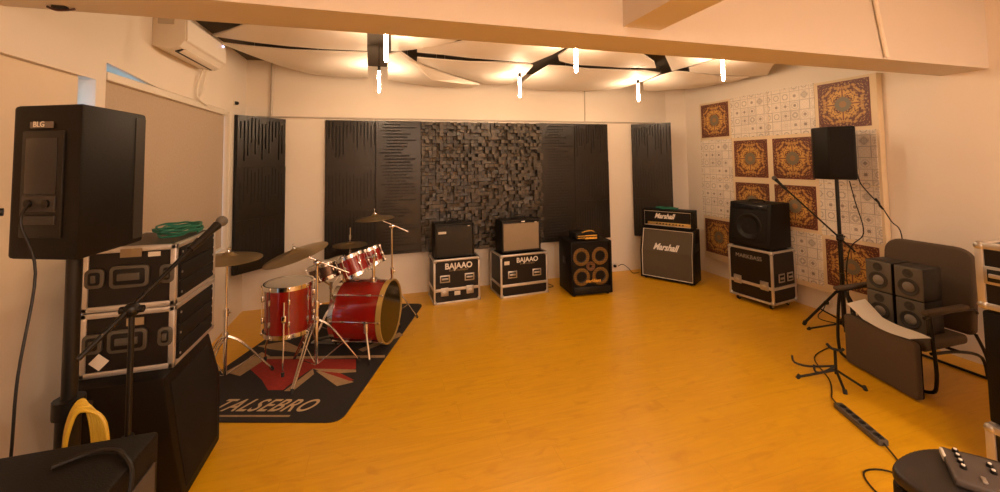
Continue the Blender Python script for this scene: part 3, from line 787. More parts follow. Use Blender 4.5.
for sx in (-1, 1):
    for sy in (-1, 1):
        q = MB(); q.cyl((sx*(W/2-0.06), sy*(D/2-0.05), 0), (sx*(W/2-0.06), sy*(D/2-0.05), 0.02), 0.02); q.build('foot', M['rubber'], t)
Wh, Hh, Dh = 0.70, 0.265, 0.23
hc = ctr + nrm*0.03
t = thing('amplifier_head', 'black guitar amplifier head with white script and brass control strip on the tall slanted cabinet', 'amplifier', (hc.x, hc.y, H), rzm)
b = MB(); w = 0.022
for sx in (-1, 1): b.box((sx*(Wh/2-w/2), 0, Hh/2+0.005), (w, Dh, Hh-0.01), bevel=0.006)
b.box((0, 0, 0.01+w/2), (Wh-0.01, Dh, w), bevel=0.006); b.box((0, 0, Hh-w/2), (Wh-0.01, Dh, w), bevel=0.006); b.box((0, Dh/2-0.02, Hh/2), (Wh-0.03, 0.02, Hh-0.04)); b.build('cabinet', M['black'], t)
b = MB(); b.box((0, -Dh/2+0.03, 0.165), (Wh-0.05, 0.02, 0.155)); b.build('front_panel', M['black_plain'], t)
b = MB(); x = Wh/2-0.027
b.tube([(-x, -Dh/2+0.016, 0.036), (x, -Dh/2+0.016, 0.036), (x, -Dh/2+0.016, Hh-0.027), (-x, -Dh/2+0.016, Hh-0.027)], 0.0045, 6, closed=True); b.build('piping', M['label_w'], t)
b = MB(); b.box((0.02, -Dh/2+0.022, 0.062), (Wh-0.10, 0.016, 0.044), bevel=0.002); cp_ = b.build('control_strip', M['gold'], t)
kp = None
for i in range(9):
    p = (-0.14+i*0.045, -Dh/2+0.014, 0.062)
    if kp is None:
        q = MB(); q.cyl((0, 0, 0), (0, -0.014, 0), 0.010, 0.008, n=10); kp = q.build('knob', M['black_plain'], cp_); kp.location = p
    else: dup(kp, cp_, p)
text('lettering', 'Marshall', 0.10, M['white_paint'], t, (-0.04, -Dh/2+0.018, 0.17), shear=0.45, bold=0.003, sx=0.82)
b = MB(); b.tube([(-0.1, 0, Hh-0.003), (-0.085, 0, Hh+0.018), (0.085, 0, Hh+0.018), (0.1, 0, Hh-0.003)], 0.009, smooth=4); b.build('carry_handle', M['black_plain'], t)
def coil(name, label, cat, c, rx, ry, n, r, m, rnd, flat=0.03, rz=0.0):
    rr = random.Random(rnd); b = MB(); pts = []
    N = n*14
    for i in range(N):
        a = 2*PI*i/14; k = 0.72+0.28*rr.random()
        x, y = rx*k*math.cos(a), ry*k*math.sin(a)
        pts.append((c[0]+x*math.cos(rz)-y*math.sin(rz), c[1]+x*math.sin(rz)+y*math.cos(rz), c[2]+r+flat*i/N+0.008*rr.random()))
    b.tube(pts, r, 6, smooth=3)
    return tag(b.build(name, m), label, cat)
hp_ = hc
coil('cable_coil', 'coiled green cable lying on top of the black amplifier head', 'cable', (hp_.x-0.02, hp_.y+0.02, H+Hh), 0.17, 0.06, 3, 0.006, M['green'], 3, 0.02, rzm)

# wedge keyboard amplifier on the wheeled case
nrm3 = Vector((-math.sin(rz3), math.cos(rz3)))
c3l = Vector((4.432, 3.80))
t = thing('keyboard_amplifier', 'black keyboard amplifier with sloping front standing on the wheeled flight case', 'amplifier', (c3l.x-0.02, c3l.y, 0.665), rz3)
W, H, D = 0.505, 0.535, 0.41
sp = [(-D/2, 0.012), (D/2, 0.012), (D/2, H), (-D/2+0.06, H), (-D/2, H*0.16)]
b = MB(); b.prism(sp, -W/2, W/2, 'x', bevel=0.012); b.build('cabinet', M['black'], t)
tl = math.atan2(0.06, H*0.84)
fc = Vector((0, -D/2+0.026, H*0.50))
b = MB(); b.box(fc, (W-0.08, 0.012, H*0.62), rot=Rx(-tl), bevel=0.004); gr = b.build('grille', M['black_matte'], t)
b = MB(); b.box((0, -D/2+0.052, H*0.905), (W-0.08, 0.012, 0.06), rot=Rx(-tl), bevel=0.003); b.build('control_panel', M['glassy'], t)
b = MB(); b.lathe([(0.155, 0), (0.155, 0.008), (0.14, 0.010), (0.13, 0.004), (0.05, -0.002), (0, 0.004)], 32, Matrix.Translation(fc+Vector((0.0, -0.006, -0.01))) @ Matrix.Rotation(PI/2-tl, 4, 'X')); b.build('woofer', M['black_plain'], t)
b = MB(); b.tube([(-0.09, -0.01, H-0.003), (-0.075, -0.01, H+0.022), (0.075, -0.01, H+0.022), (0.09, -0.01, H-0.003)], 0.010, smooth=4); b.build('carry_handle', M['black_plain'], t)
for sx in (-1, 1):
    for sy in (-1, 1):
        q = MB(); q.cyl((sx*(W/2-0.05), sy*(D/2-0.05), 0), (sx*(W/2-0.05), sy*(D/2-0.05), 0.014), 0.018); q.build('foot', M['rubber'], t)

# ------------------------------------------------------------------ rug under the drums
BR, BL, TL, TR = Vector((-0.262, 2.963)), Vector((-1.525, 3.375)), Vector((-0.77, 5.44)), Vector((0.50, 5.04))
def mp(u, v):                                # u across from the right edge 0..1, v from the near edge 0..1
    return (BR*(1-u)+BL*u)*(1-v)+(TR*(1-u)+TL*u)*v
t = thing('drum_rug', 'black rug with red and cream flag print and large lettering lying under the drum kit', 'rug', (0, 0, 0))
def rounded(P, r, n=6):
    out = []; N = len(P)
    for i in range(N):
        a, p, c = P[i-1], P[i], P[(i+1) % N]
        d0 = (a-p).normalized(); d1 = (c-p).normalized()
        for k in range(n+1):
            s_ = k/n; q0 = p+d0*r; q1 = p+d1*r
            out.append(q0*(1-s_)**2+p*2*s_*(1-s_)+q1*s_*s_)
    return out
b = MB(); b.prism([(p.x, p.y) for p in rounded([BR, TR, TL, BL], 0.10)], 0.0005, 0.008)
def strip(pts, mi, z): b.quad([(*mp(u, v), z) for u, v in pts], mi)
b.build('rug_pile', M['mat_black'], t, smooth=False)
b = MB()
PRINT = (
 (1, [(-1.132,4.185),(-0.525,3.996),(0.036,3.831),(0.036,3.783),(-0.519,3.946),(-1.118,4.133)]),
 (0, [(-1.126,4.136),(-0.671,3.987),(-0.211,3.836),(-0.2,3.655),(-0.439,3.699),(-0.558,3.78),(-0.643,3.653),(-0.72,3.501),(-0.831,3.537),(-0.916,3.711),(-1.077,3.958)]),
 (1, [(-0.55,3.777),(-0.709,3.483),(-0.643,3.462),(-0.528,3.679)]),
 (1, [(-0.55,3.777),(-0.2,3.646),(-0.197,3.604),(-0.433,3.648)]),
 (1, [(-0.52,3.725),(-0.327,3.43),(-0.204,3.449),(-0.373,3.661)]),
 (1, [(-1.133,4.4),(-0.9,4.433),(-0.698,4.193),(-0.71,4.115),(-0.997,4.291)]),
 (1, [(-1.25,3.947),(-1.052,4.248),(-0.96,4.139),(-1.107,3.835)]),
 (1, [(-0.50,4.25),(-0.42,4.22),(-0.10,4.85),(-0.18,4.88)]),
 (0, [(-0.42,4.22),(-0.30,4.18),(0.02,4.80),(-0.10,4.85)]),
 (1, [(-0.20,4.02),(-0.16,3.96),(0.22,4.20),(0.18,4.28)]))
for n_, (mi, pts) in enumerate(PRINT):
    z = 0.0083+0.00005*n_
    f = b.bm.faces.new([b.bm.verts.new((x, y, z)) for x, y in pts[::-1]]); f.material_index = mi
    if f.normal.z < 0: f.normal_flip()
z = 0.0092
for pts in ([(-0.487,3.715),(-0.333,3.568),(-0.235,3.474),(-0.205,3.48),(-0.324,3.628)],):
    f = b.bm.faces.new([b.bm.verts.new((x, y, z)) for x, y in pts]); f.material_index = 0
bmesh.ops.triangulate(b.bm, faces=list(b.bm.faces))
b.build('flag_print', [M['mat_red'], M['mat_cream']], t, smooth=False)
ang = math.atan2(BR.y-BL.y, BR.x-BL.x)
p = Vector((-0.815, 3.325))
text('lettering', 'TALSEBRO', 0.20, mat('rug_lettering', (0.52, 0.38, 0.21), 0.9), t, (p.x, p.y, 0.009), rot=(0, 0, ang), shear=0.62, bold=0.0016, sx=0.70, spacing=1.12)
b = MB(); a_ = Vector((-1.15, 3.312)); c_ = Vector((-0.60, 3.135)); dv = Vector((-math.sin(ang), math.cos(ang)))*0.010
b.quad([(*(a_-dv), 0.0095), (*(c_-dv), 0.0095), (*(c_+dv), 0.0095), (*(a_+dv), 0.0095)]); b.build('underline', M['mat_cream'], t, smooth=False)
ZR = 0.0095

# ------------------------------------------------------------------ drums
def axis_matrix(loc, ax, roll=0.0):
    q = Vector(ax).normalized().to_track_quat('Z', 'Y')
    return Matrix.Translation(Vector(loc)) @ q.to_matrix().to_4x4() @ Matrix.Rotation(roll, 4, 'Z')
def drum(name, label, M4, R, L, lugs=8, hoop=None, front=None, hoop_w=0.022, shell=None, hoop_front=None, lug_len=None):
    """shell along local z from 0 to L"""
    t = thing(name, label, 'drum', M4=M4, group=None)
    b = MB(); b.lathe([(R, 0.012), (R, L-0.012), (R-0.008, L-0.006), (R-0.008, 0.006)], 48, closed=True); b.build('shell', shell or M['red'], t)
    for nm, z, mm in (('batter_head', L, M['head_white']), ('front_head', 0.0, front or M['head_white'])):
        b = MB(); s = 1 if z > 0 else -1
        b.lathe([(R-0.001, z-s*0.006), (R-0.004, z), (0, z)], 48); b.build(nm, mm, t)
    for z, hm in ((L, hoop or M['chrome']), (0.0, hoop_front or hoop or M['chrome'])):
        b = MB(); s = 1 if z > 0 else -1
        b.lathe([(R+0.003, z-s*hoop_w), (R+0.014, z-s*hoop_w), (R+0.014, z+s*0.010), (R+0.002, z+s*0.010)], 48, closed=True); b.build('hoop', hm, t)
    lp = None
    for k in range(lugs):
        if lp is None:
            b = MB(); ll = lug_len or min(0.05, L*0.22)
            zs = (L*0.5,) if L < 0.22 else (L*0.28, L*0.72)
            for z in zs:
                b.box((R+0.012, 0, z), (0.022, 0.018, ll), bevel=0.006)
            b.cyl((R+0.016, 0, -0.004), (R+0.016, 0, L+0.004), 0.0035, n=6)
            b.box((R+0.016, 0, 0.004), (0.018, 0.02, 0.02), bevel=0.004); b.box((R+0.016, 0, L-0.004), (0.018, 0.02, 0.02), bevel=0.004)
            lp = b.build('lug', M['chrome'], t)
        else: dup(lp, t, rot=(0, 0, 2*PI*k/lugs))
    if lp: pass
    return t
# bass drum: front head at (0.084,4.03), axis pointing to the room
axb = Vector((0.927, -0.375, 0)).normalized(); Rb = 0.276; Lb = 0.47
fc = Vector((0.090, 4.03, 0.325)); rc = fc - axb*Lb
M4 = axis_matrix(fc, -axb)
t = drum('bass_drum', 'large red bass drum lying on its side with a dark front head and gold rim', M4, Rb, Lb, 8, M['chrome'], M['head_dark'], 0.034, hoop_front=M['hoop_gold'])
inv = M4.inverted()
side = Vector((-0.375, -0.927, 0))            # towards the camera
for s_ in (1, -1):
    b = MB(); a = fc-axb*0.12+side*s_*(Rb+0.005)+Vector((0, 0, -0.06)); f = Vector((a.x, a.y, 0))+axb*0.08+side*s_*0.10; f.z = ZR+0.012
    b.cyl(inv @ (a-Vector((0, 0, -0.05))), inv @ (a-Vector((0, 0, 0.03))), 0.022, n=12); b.cyl(inv @ a, inv @ f, 0.009, n=10)
    sp_ = b.build('spur', M['chrome'], t)
    b = MB(); b.cyl(inv @ (f+Vector((0, 0, 0.03))), inv @ (f-Vector((0, 0, 0.012))), 0.015, 0.010, n=10); b.build('rubber_tip', M['rubber'], sp_)
b = MB(); top = fc-axb*0.17+Vector((0, 0, Rb))
b.cyl(inv @ (top+Vector((0, 0, -0.01))), inv @ (top+Vector((0, 0, 0.24))), 0.013); b.cyl(inv @ (top+Vector((0, 0, -0.005))), inv @ (top+Vector((0, 0, 0.03))), 0.035)
b.cyl(inv @ (top+Vector((0.0, 0, 0.23))), inv @ (top+Vector((-0.16, 0.05, 0.20))), 0.011); b.box(inv @ (top+Vector((0, 0, 0.235))), (0.04, 0.04, 0.04), bevel=0.008)
b.build('tom_mount', M['chrome'], t)
# floor tom
M4 = Matrix.Translation((-0.775, 3.95, 0.295)) @ Matrix.Rotation(0.2, 4, 'Z')
t = drum('floor_tom', 'deep red floor tom standing on three legs left of the bass drum', M4, 0.188, 0.405, 8, M['chrome'], hoop_w=0.026)
lg = None
for k in range(3):
    if lg is None:
        b = MB(); b.tube([(0.210, 0, 0.30), (0.210, 0, -0.10), (0.233, 0, -0.17), (0.233, 0, -0.295+ZR+0.005)], 0.007, 8)
        b.box((0.205, 0, 0.16), (0.026, 0.035, 0.06), bevel=0.006); lg = b.build('leg', M['chrome'], t)
        b = MB(); b.cyl((0.233, 0, -0.295+ZR-0.006), (0.233, 0, -0.265+ZR), 0.013); b.build('rubber_foot', M['rubber'], lg)
        lg.rotation_euler = (0, 0, 0.35)
    else: dup(lg, t, rot=(0, 0, 0.35+2*PI*k/3))
# rack toms
ax1 = Vector((-0.36, 0.22, 0.91)).normalized()
t = drum('rack_tom', 'small red rack tom mounted above the bass drum, the nearer and larger one', axis_matrix((-0.215, 4.12, 0.668), ax1), 0.125, 0.19, 6)
b = MB(); b.cyl((0, -0.12, 0.09), (0.0, -0.17, 0.09), 0.012); b.box((0, -0.128, 0.09), (0.05, 0.02, 0.06), bevel=0.005); b.build('mount_bracket', M['chrome'], t)
t = drum('rack_tom', 'smallest red rack tom mounted above the bass drum, the farther one', axis_matrix((-0.065, 4.30, 0.708), ax1), 0.10, 0.16, 6)
b = MB(); b.cyl((0.0, -0.09, 0.08), (0.0, -0.15, 0.08), 0.012); b.box((0, -0.103, 0.08), (0.05, 0.02, 0.06), bevel=0.005); b.build('mount_bracket', M['chrome'], t)
# snare
axs = Vector((-0.28, 0.10, 0.95)).normalized()
t = drum('snare_drum', 'shallow metal-rimmed snare drum tilted behind the floor tom', axis_matrix((-0.50, 4.43, 0.60), axs), 0.172, 0.14, 8, shell=mat('snare_shell', (0.16, 0.10, 0.07), 0.2, metal=0.6))
sn = Vector((-0.50, 4.43, 0.60))
# ------------------------------------------------------------------ stands and cymbals
def tripod(t, h0, foot_r, foot_z=ZR, ang0=0.0, m=None, spread_h=0.0, double=True, tube_r=0.011, hub_to=0.06):
    """legs from hub at height h0 down to feet; local coords of thing t; every leg a child with a rubber foot"""
    m = m or M['chrome']; lp = None
    for k in range(3):
        if lp is None:
            b = MB()
            f = Vector((foot_r, 0, foot_z+0.012)); mid = Vector((foot_r*0.35, 0, h0*0.80))
            for s in ((-0.012, 0.012) if double else (0,)):
                b.tube([(0.018, s*0.9, h0), (mid.x, s, mid.z), (f.x, s*0.6, f.z)], 0.006 if double else tube_r*0.8, 8, smooth=4)
            b.tube([(0.014, 0, hub_to), (foot_r*0.62, 0, h0*0.46)], 0.004, 6)
            lp = b.build('leg', m, t)
            b = MB(); b.cyl((f.x-0.01, 0, f.z+0.018), (f.x+0.008, 0, foot_z), 0.014, 0.012, n=10); b.build('rubber_foot', M['rubber'], lp)
            lp.rotation_euler = (0, 0, ang0)
        else: dup(lp, t, rot=(0, 0, ang0+2*PI*k/3))
def cymbal_stand(label, loc, H, ang0, boom=None, fr=0.33, h0=0.34, fz=ZR, thick_to=0.55):
    t = thing('cymbal_stand', label, 'stand', (loc[0], loc[1], 0))
    b = MB(); b.cyl((0, 0, fz+0.05), (0, 0, thick_to), 0.014); b.build('lower_tube', M['chrome'], t)
    b = MB(); b.cyl((0, 0, thick_to-0.02), (0, 0, H), 0.0095); b.build('upper_tube', M['chrome'], t)
    b = MB(); b.cyl((0, 0, thick_to-0.03), (0, 0, thick_to+0.03), 0.020); b.box((0.022, 0, thick_to), (0.03, 0.014, 0.02), bevel=0.004)
    b.build('collar', M['chrome'], t)
    b = MB(); b.cyl((0, 0, h0-0.02), (0, 0, h0+0.03), 0.021); b.build('leg_hub', M['chrome'], t)
    tripod(t, h0, fr, fz, ang0)
    if boom:
        p0, p1 = Vector(boom[0]), Vector(boom[1]); o = Vector((loc[0], loc[1], 0))
        b = MB(); b.cyl(p0-o, p1-o, 0.0075); b.build('boom_arm', M['chrome'], t)
        b = MB(); b.sphere((0, 0, H), 0.024, 10, (1, 1, 1.1)); b.cyl((-0.03, 0, H), (0.03, 0, H), 0.012); b.build('tilter', M['chrome'], t)
    else:
        b = MB(); b.cyl((0, 0, H-0.01), (0, 0, H+0.03), 0.016); b.build('tilter', M['chrome'], t)
    return t
def cymbal(label, loc, R, ax, bell=0.32, rod=0.04):
    M4 = axis_matrix(loc, ax)
    t = thing('cymbal', label, 'cymbal', M4=M4)
    b = MB()
    top = [(0.007, 0.034), (R*0.10, 0.032), (R*0.16, 0.022), (R*0.20, 0.012), (R*0.45, 0.004), (R*0.75, -0.008), (R, -0.022)]
    b.lathe(top+[(r, z-0.0025) for r, z in top[::-1]], 48, closed=True); b.build('bronze_disc', M['cymbal'], t, angle=50)
    b = MB(); b.cyl((0, 0, 0.033), (0, 0, 0.048), 0.016, 0.012); b.cyl((0, 0, 0.0), (0, 0, 0.033+rod), 0.004, n=8); b.box((0, 0, 0.033+rod*0.7), (0.035, 0.008, 0.014), bevel=0.003); b.build('wing_nut', M['chrome'], t)
    return t
cymbal_stand('chrome boom cymbal stand at the front of the kit between floor tom and bass drum', (-0.52, 3.74), 0.90, 0.15, ((-0.685, 3.72, 1.005), (-0.27, 3.80, 0.775)), 0.34, 0.42)
cymbal('large bronze crash cymbal tilted over the red floor tom', (-0.685, 3.72, 1.005), 0.255, (-0.27, -0.07, 0.96))
cymbal_stand('chrome straight cymbal stand beside the stacked flight cases at the left edge of the kit', (-1.20, 3.78), 0.985, 0.25, None, 0.33, 0.36)
cymbal('bronze ride cymbal on the straight stand beside the stacked flight cases', (-1.19, 3.78, 1.00), 0.245, (0.03, -0.02, 1))
cymbal_stand('chrome boom cymbal stand behind the bass drum with its arm sloping right', (0.115, 4.60), 1.035, 0.05, ((-0.064, 4.60, 1.145), (0.29, 4.60, 0.965)), 0.27, 0.36)
cymbal('bronze crash cymbal highest of all, in front of the black panels', (-0.064, 4.60, 1.150), 0.205, (-0.06, 0.0, 1), rod=0.06)
t = thing('hi_hat', 'pair of hi-hat cymbals on a thin stand behind the small toms', 'hi-hat', (-0.325, 4.72, 0))
b = MB(); b.cyl((0, 0, ZR+0.04), (0, 0, 0.78), 0.012); b.build('lower_tube', M['chrome'], t)
b = MB(); b.cyl((0, 0, 0.70), (0, 0, 1.03), 0.005, n=8); b.cyl((0, 0, 0.90), (0, 0, 0.95), 0.014); b.build('pull_rod', M['chrome'], t)
for z, s in ((0.845, 1), (0.835, -1)):
    b = MB(); R = 0.18; pr = [(0.007, s*0.03), (0.03, s*0.026), (0.045, s*0.012), (0.10, s*0.006), (R, s*-0.002)]
    b.lathe([(r, z+zz) for r, zz in pr]+[(r, z+zz-0.002) for r, zz in pr[::-1]], 40, closed=True); b.build('bronze_disc', M['cymbal'], t, angle=50)
tripod(t, 0.32, 0.27, ZR, 0.6)
# snare stand
t = thing('snare_stand', 'low chrome snare stand under the tilted snare drum', 'stand', (-0.49, 4.44, 0))
b = MB(); b.cyl((0, 0, ZR+0.04), (0, 0, 0.50), 0.012); b.cyl((0, 0, 0.47), (0, 0, 0.53), 0.02); b.build('lower_tube', M['chrome'], t)
for k in range(3):
    a = 2*PI*k/3+0.3; d = Vector((math.cos(a), math.sin(a), 0))
    tip = Vector((-0.01, -0.01, 0.16))+sn-Vector((-0.49, 4.44, 0)); p1 = Vector((0, 0, 0.52)); 
    base = Vector((-0.01, -0.01, 0.597)) + Vector((d.x*0.14, d.y*0.14, 0)); 
    # basket plane follows the drum tilt
    base.z = 0.60 - ((base.x+0.01)*axs.x + (base.y+0.01)*axs.y)/axs.z - 0.012
    b = MB(); b.tube([(0, 0, 0.50), tuple(base*0.6+Vector((0, 0, 0.2))), tuple(base)], 0.006, 8, smooth=4); b.build('basket_arm', M['chrome'], t)
tripod(t, 0.26, 0.15, ZR, PI/2)
# bass drum pedal
t = thing('drum_pedal', 'chrome kick pedal on the rug at the rear of the bass drum', 'pedal', (rc.x-0.06, rc.y+0.02, ZR), math.atan2(axb.y, axb.x))
b = MB(); b.box((-0.10, 0, 0.012), (0.28, 0.09, 0.012), bevel=0.003); b.build('base_plate', M['steel'], t)
b = MB(); b.box((-0.09, 0, 0.05), (0.25, 0.075, 0.010), rot=Ry(-0.22), bevel=0.003); b.build('footboard', M['black_plain'], t)
b = MB()
for s in (-1, 1): b.box((0.015, s*0.045, 0.10), (0.02, 0.012, 0.18), bevel=0.003)
b.cyl((0.015, -0.05, 0.18), (0.015, 0.05, 0.18), 0.008); b.build('post', M['chrome'], t)
b = MB(); b.cyl((0.015, 0, 0.18), (-0.035, 0, 0.32), 0.005, n=8); b.cyl((-0.06, 0, 0.32), (-0.01, 0, 0.335), 0.022); b.build('beater', M['chrome'], t)

# ------------------------------------------------------------------ left foreground: sub, two racks, speaker, stands
t = thing('floor_speaker', 'big black floor speaker cabinet with angled sides under the two stacked flight cases', 'speaker cabinet', (-0.97, 2.6, 0))
pr = [(-0.32, 0.755), (0.20, 0.755), (0.385, 0.43), (0.395, 0.02), (-0.08, 0.02), (-0.22, 0.41)]
b = MB(); b.prism(pr, -0.385, 0.0, 'x', bevel=0.012); b.build('cabinet', M['black'], t)
b = MB(); b.prism([(-0.255, 0.70), (0.16, 0.70), (0.33, 0.41), (0.34, 0.08), (-0.06, 0.08), (-0.17, 0.41)], -0.002, 0.004, 'x', bevel=0.001); b.build('side_grille', M['black_matte'], t)
for y in (-0.02, 0.33):
    for x in (-0.06, -0.33):
        b = MB(); b.cyl((x, y, 0), (x, y, 0.025), 0.02); b.build('foot', M['rubber'], t)
def rack_case(label, z, group=None):
    W, D, H = 0.372, 0.495, 0.300
    t = thing('rack_flight_case', label, 'flight case', (-0.97-W/2, 2.37+D/2, z))
    b = MB(); b.box((0, 0, H/2), (W-0.012, D-0.012, H-0.01)); b.build('body', M['lam'], t, smooth=False)
    e = MB(); k = 0.026; h = k/2
    for sx in (-1, 1):
        for sy in (-1, 1): e.box((sx*(W/2-h), sy*(D/2-h), H/2), (k, k, H-0.002), bevel=0.005)
    for sz in (h+0.001, H-h-0.001):
        for sy in (-1, 1): e.box((0, sy*(D/2-h), sz), (W, k, k), bevel=0.005)
        for sx in (-1, 1): e.box((sx*(W/2-h), 0, sz), (k, D, k), bevel=0.005)
    e.build('edge_trim', M['alu'], t)
    # recessed grip on the near side, two latch dishes at its ends
    def dish(x, w, hh, nm):
        def rp(a_, c_, r):
            pts = []
            for sx, sy, t0 in ((1, 1, 0), (-1, 1, 90), (-1, -1, 180), (1, -1, 270)):
                for q in range(5):
                    g = math.radians(t0+22.5*q); pts.append((x+sx*(a_/2-r)+r*math.cos(g), H*0.53+sy*(c_/2-r)+r*math.sin(g)))
            return pts
        b = MB(); b.prism(rp(w, hh, 0.022), -D/2-0.006, -D/2+0.006, 'y', bevel=0.002); o = b.build(nm, M['latch'], t)
        b = MB(); b.prism(rp(w-0.03, hh-0.03, 0.012), -D/2-0.008, -D/2, 'y', bevel=0.001); b.build('dish', M['black_plain'], o)
        b = MB(); b.box((x, -D/2-0.011, H*0.53), (max(0.02, w-0.065), 0.010, 0.034), bevel=0.0045); b.build('grip', M['latch'], o)
    dish(0.0, 0.155, 0.105, 'recessed_handle'); dish(-0.135, 0.075, 0.09, 'latch'); dish(0.150, 0.06, 0.09, 'latch')
    # open rack side facing the room: dark recess with fitted units
    b = MB(); b.box((W/2-0.012, 0, H/2), (0.020, D-0.07, H-0.06)); o = b.build('rack_front', M['black_plain'], t)
    for i in range(3):
        b = MB(); b.box((W/2-0.002, 0, 0.065+i*0.085), (0.012, D-0.085, 0.078), bevel=0.003); b.build('rack_panel', M['black_matte'], o)
    sc_ = None
    for sy in (-1, 1):
        for zz in (0.05, 0.15, 0.25):
            p = (W/2+0.004, sy*(D/2-0.055), zz)
            if sc_ is None: b = MB(); b.cyl((0, 0, 0), (0.003, 0, 0), 0.006, n=8); sc_ = b.build('rack_screw', M['steel'], o); sc_.location = p
            else: dup(sc_, o, p)
    return t
r1 = rack_case('lower black rack flight case with white diamond sticker, directly on the floor speaker', 0.757)
r2 = rack_case('upper black rack flight case with taped labels, topmost of the pair on the floor speaker', 1.058)
b = MB(); b.box((-0.105, -0.2525, 0.075), (0.055, 0.002, 0.055), rot=Ry(0.75)); b.build('sticker', M['label_w'], r1, smooth=False)
b = MB(); b.box((0.03, -0.2525, 0.245), (0.07, 0.002, 0.035)); b.build('tape_label', M['label_b'], r1, smooth=False)
b = MB(); b.box((0.005, -0.2525, 0.270), (0.085, 0.002, 0.040)); b.build('tape_label', M['label_b'], r2, smooth=False)
b = MB(); b.box((0.098, -0.2525, 0.258), (0.05, 0.002, 0.022)); b.build('paper_label', M['label_w'], r2, smooth=False)
coil('cable_coil', 'bright green cable coil heaped on top of the upper rack flight case', 'cable', (-1.08, 2.66, 1.358), 0.10, 0.16, 5, 0.0055, M['green'], 5, 0.05)

def box_speaker(label, loc, poly, H, mat_, name='loudspeaker'):
    t = thing(name, label, 'speaker', loc)
    b = MB(); b.prism(poly, 0, H, 'z', bevel=0.012); b.build('cabinet', mat_, t)
    return t
P = [(-0.965, 1.68), (-0.948, 2.03), (-1.31, 2.06), (-1.215, 1.79)]
cx, cy = -1.08, 1.86
t = box_speaker('large black loudspeaker raised on a pole at the left, its back towards the viewer', (cx, cy, 1.435), [(x-cx, y-cy) for x, y in P], 0.525, M['black'])
# rear plate on the face between (-0.96,1.66) and (-1.215,1.78)
p0 = Vector((-0.965-cx, 1.68-cy)); p1 = Vector((-1.215-cx, 1.79-cy)); d = (p0-p1).normalized(); n_ = Vector((d.y, -d.x)); rz = math.atan2(d.y, d.x)
fm = (p0+p1)/2-d*0.005
def onface(u, z, off): v = fm+d*u+n_*off; return (v.x, v.y, z)
Rf = Rz(rz)
b = MB()
b.box(onface(0, 0.255, 0.003), (0.165, 0.010, 0.36), rot=Rf, bevel=0.004); pl_ = b.build('rear_plate', M['black_plain'], t)
b = MB(); b.box(onface(0, 0.315, 0.009), (0.125, 0.004, 0.19), rot=Rf, bevel=0.0015); b.build('handle_recess', M['glassy'], pl_)
b = MB(); b.box(onface(0, 0.19, 0.010), (0.13, 0.008, 0.055), rot=Rf, bevel=0.003); b.box(onface(0.0, 0.135, 0.010), (0.13, 0.008, 0.03), rot=Rf, bevel=0.003); b.build('jack_panel', mat('jack_panel', (0.022, 0.019, 0.017), 0.4), pl_)
for u in (-0.035, 0.035):
    b = MB(); a = Vector(onface(u, 0.19, 0.012)); c = Vector(onface(u, 0.19, 0.020)); b.cyl(a, c, 0.014); b.build('jack_socket', M['black_plain'], pl_)
b = MB(); b.box(onface(-0.005, 0.455, 0.008), (0.09, 0.006, 0.022), rot=Rf, bevel=0.002); nb = b.build('name_badge', mat('badge_grey', (0.11, 0.09, 0.07), 0.5), t)
text('lettering', 'BLG', 0.026, M['label_w'], nb, onface(-0.012, 0.456, 0.0118), rot=(PI/2, 0, rz), bold=0.0002, ext=0.0005)
# grille on the far right edge strip
b = MB(); b.prism([(-0.9515-cx+0.002, 1.958-cy), (-0.9485-cx+0.002, 2.018-cy), (-0.9585-cx, 2.018-cy), (-0.9615-cx, 1.958-cy)], 0.02, 0.505, 'z'); b.build('grille_edge', mat('grille_metal', (0.03, 0.025, 0.019), 0.5, metal=0.2), t)
def pole_stand(label, loc, top, leg_ang, r=0.33, h0=0.55, pr=0.0175, low=0.024, m=None):
    m = m or M['black_plain']
    t = thing('speaker_stand', label, 'stand', (loc[0], loc[1], 0))
    b = MB(); b.cyl((0, 0, 0.10), (0, 0, top*0.62), low); b.build('lower_tube', m, t)
    b = MB(); b.cyl((0, 0, top*0.60), (0, 0, top), pr); b.build('upper_tube', m, t)
    b = MB(); b.cyl((0, 0, top*0.60), (0, 0, top*0.60+0.06), low+0.01); b.cyl((0.02, 0, top*0.60+0.03), (0.065, 0, top*0.60+0.03), 0.010); b.build('clamp', m, t)
    b = MB(); b.cyl((0, 0, h0-0.05), (0, 0, h0+0.04), low+0.010); b.build('leg_hub', m, t)
    b = MB(); b.cyl((0, 0, 0.09), (0, 0, 0.14), low+0.008); b.build('brace_collar', m, t)
    lp = None
    for a in leg_ang:
        if lp is None:
            b = MB(); b.tube([(0.03, 0, h0), (r*0.98, 0, 0.022)], 0.0125, 10); b.tube([(0.025, 0, 0.12), (r*0.55, 0, h0*0.46)], 0.008, 8)
            lp = b.build('leg', m, t); b = MB(); b.cyl((r*0.95, 0, 0.038), (r, 0, 0.0), 0.019, 0.017, n=12); b.build('rubber_foot', M['rubber'], lp); lp.rotation_euler = (0, 0, a)
        else: dup(lp, t, rot=(0, 0, a))
    return t
pole_stand('black tripod stand carrying the large loudspeaker at the left', (-1.068, 1.85), 1.435, (math.radians(75), math.radians(195), math.radians(315)), 0.34, 0.5, 0.022, 0.034)
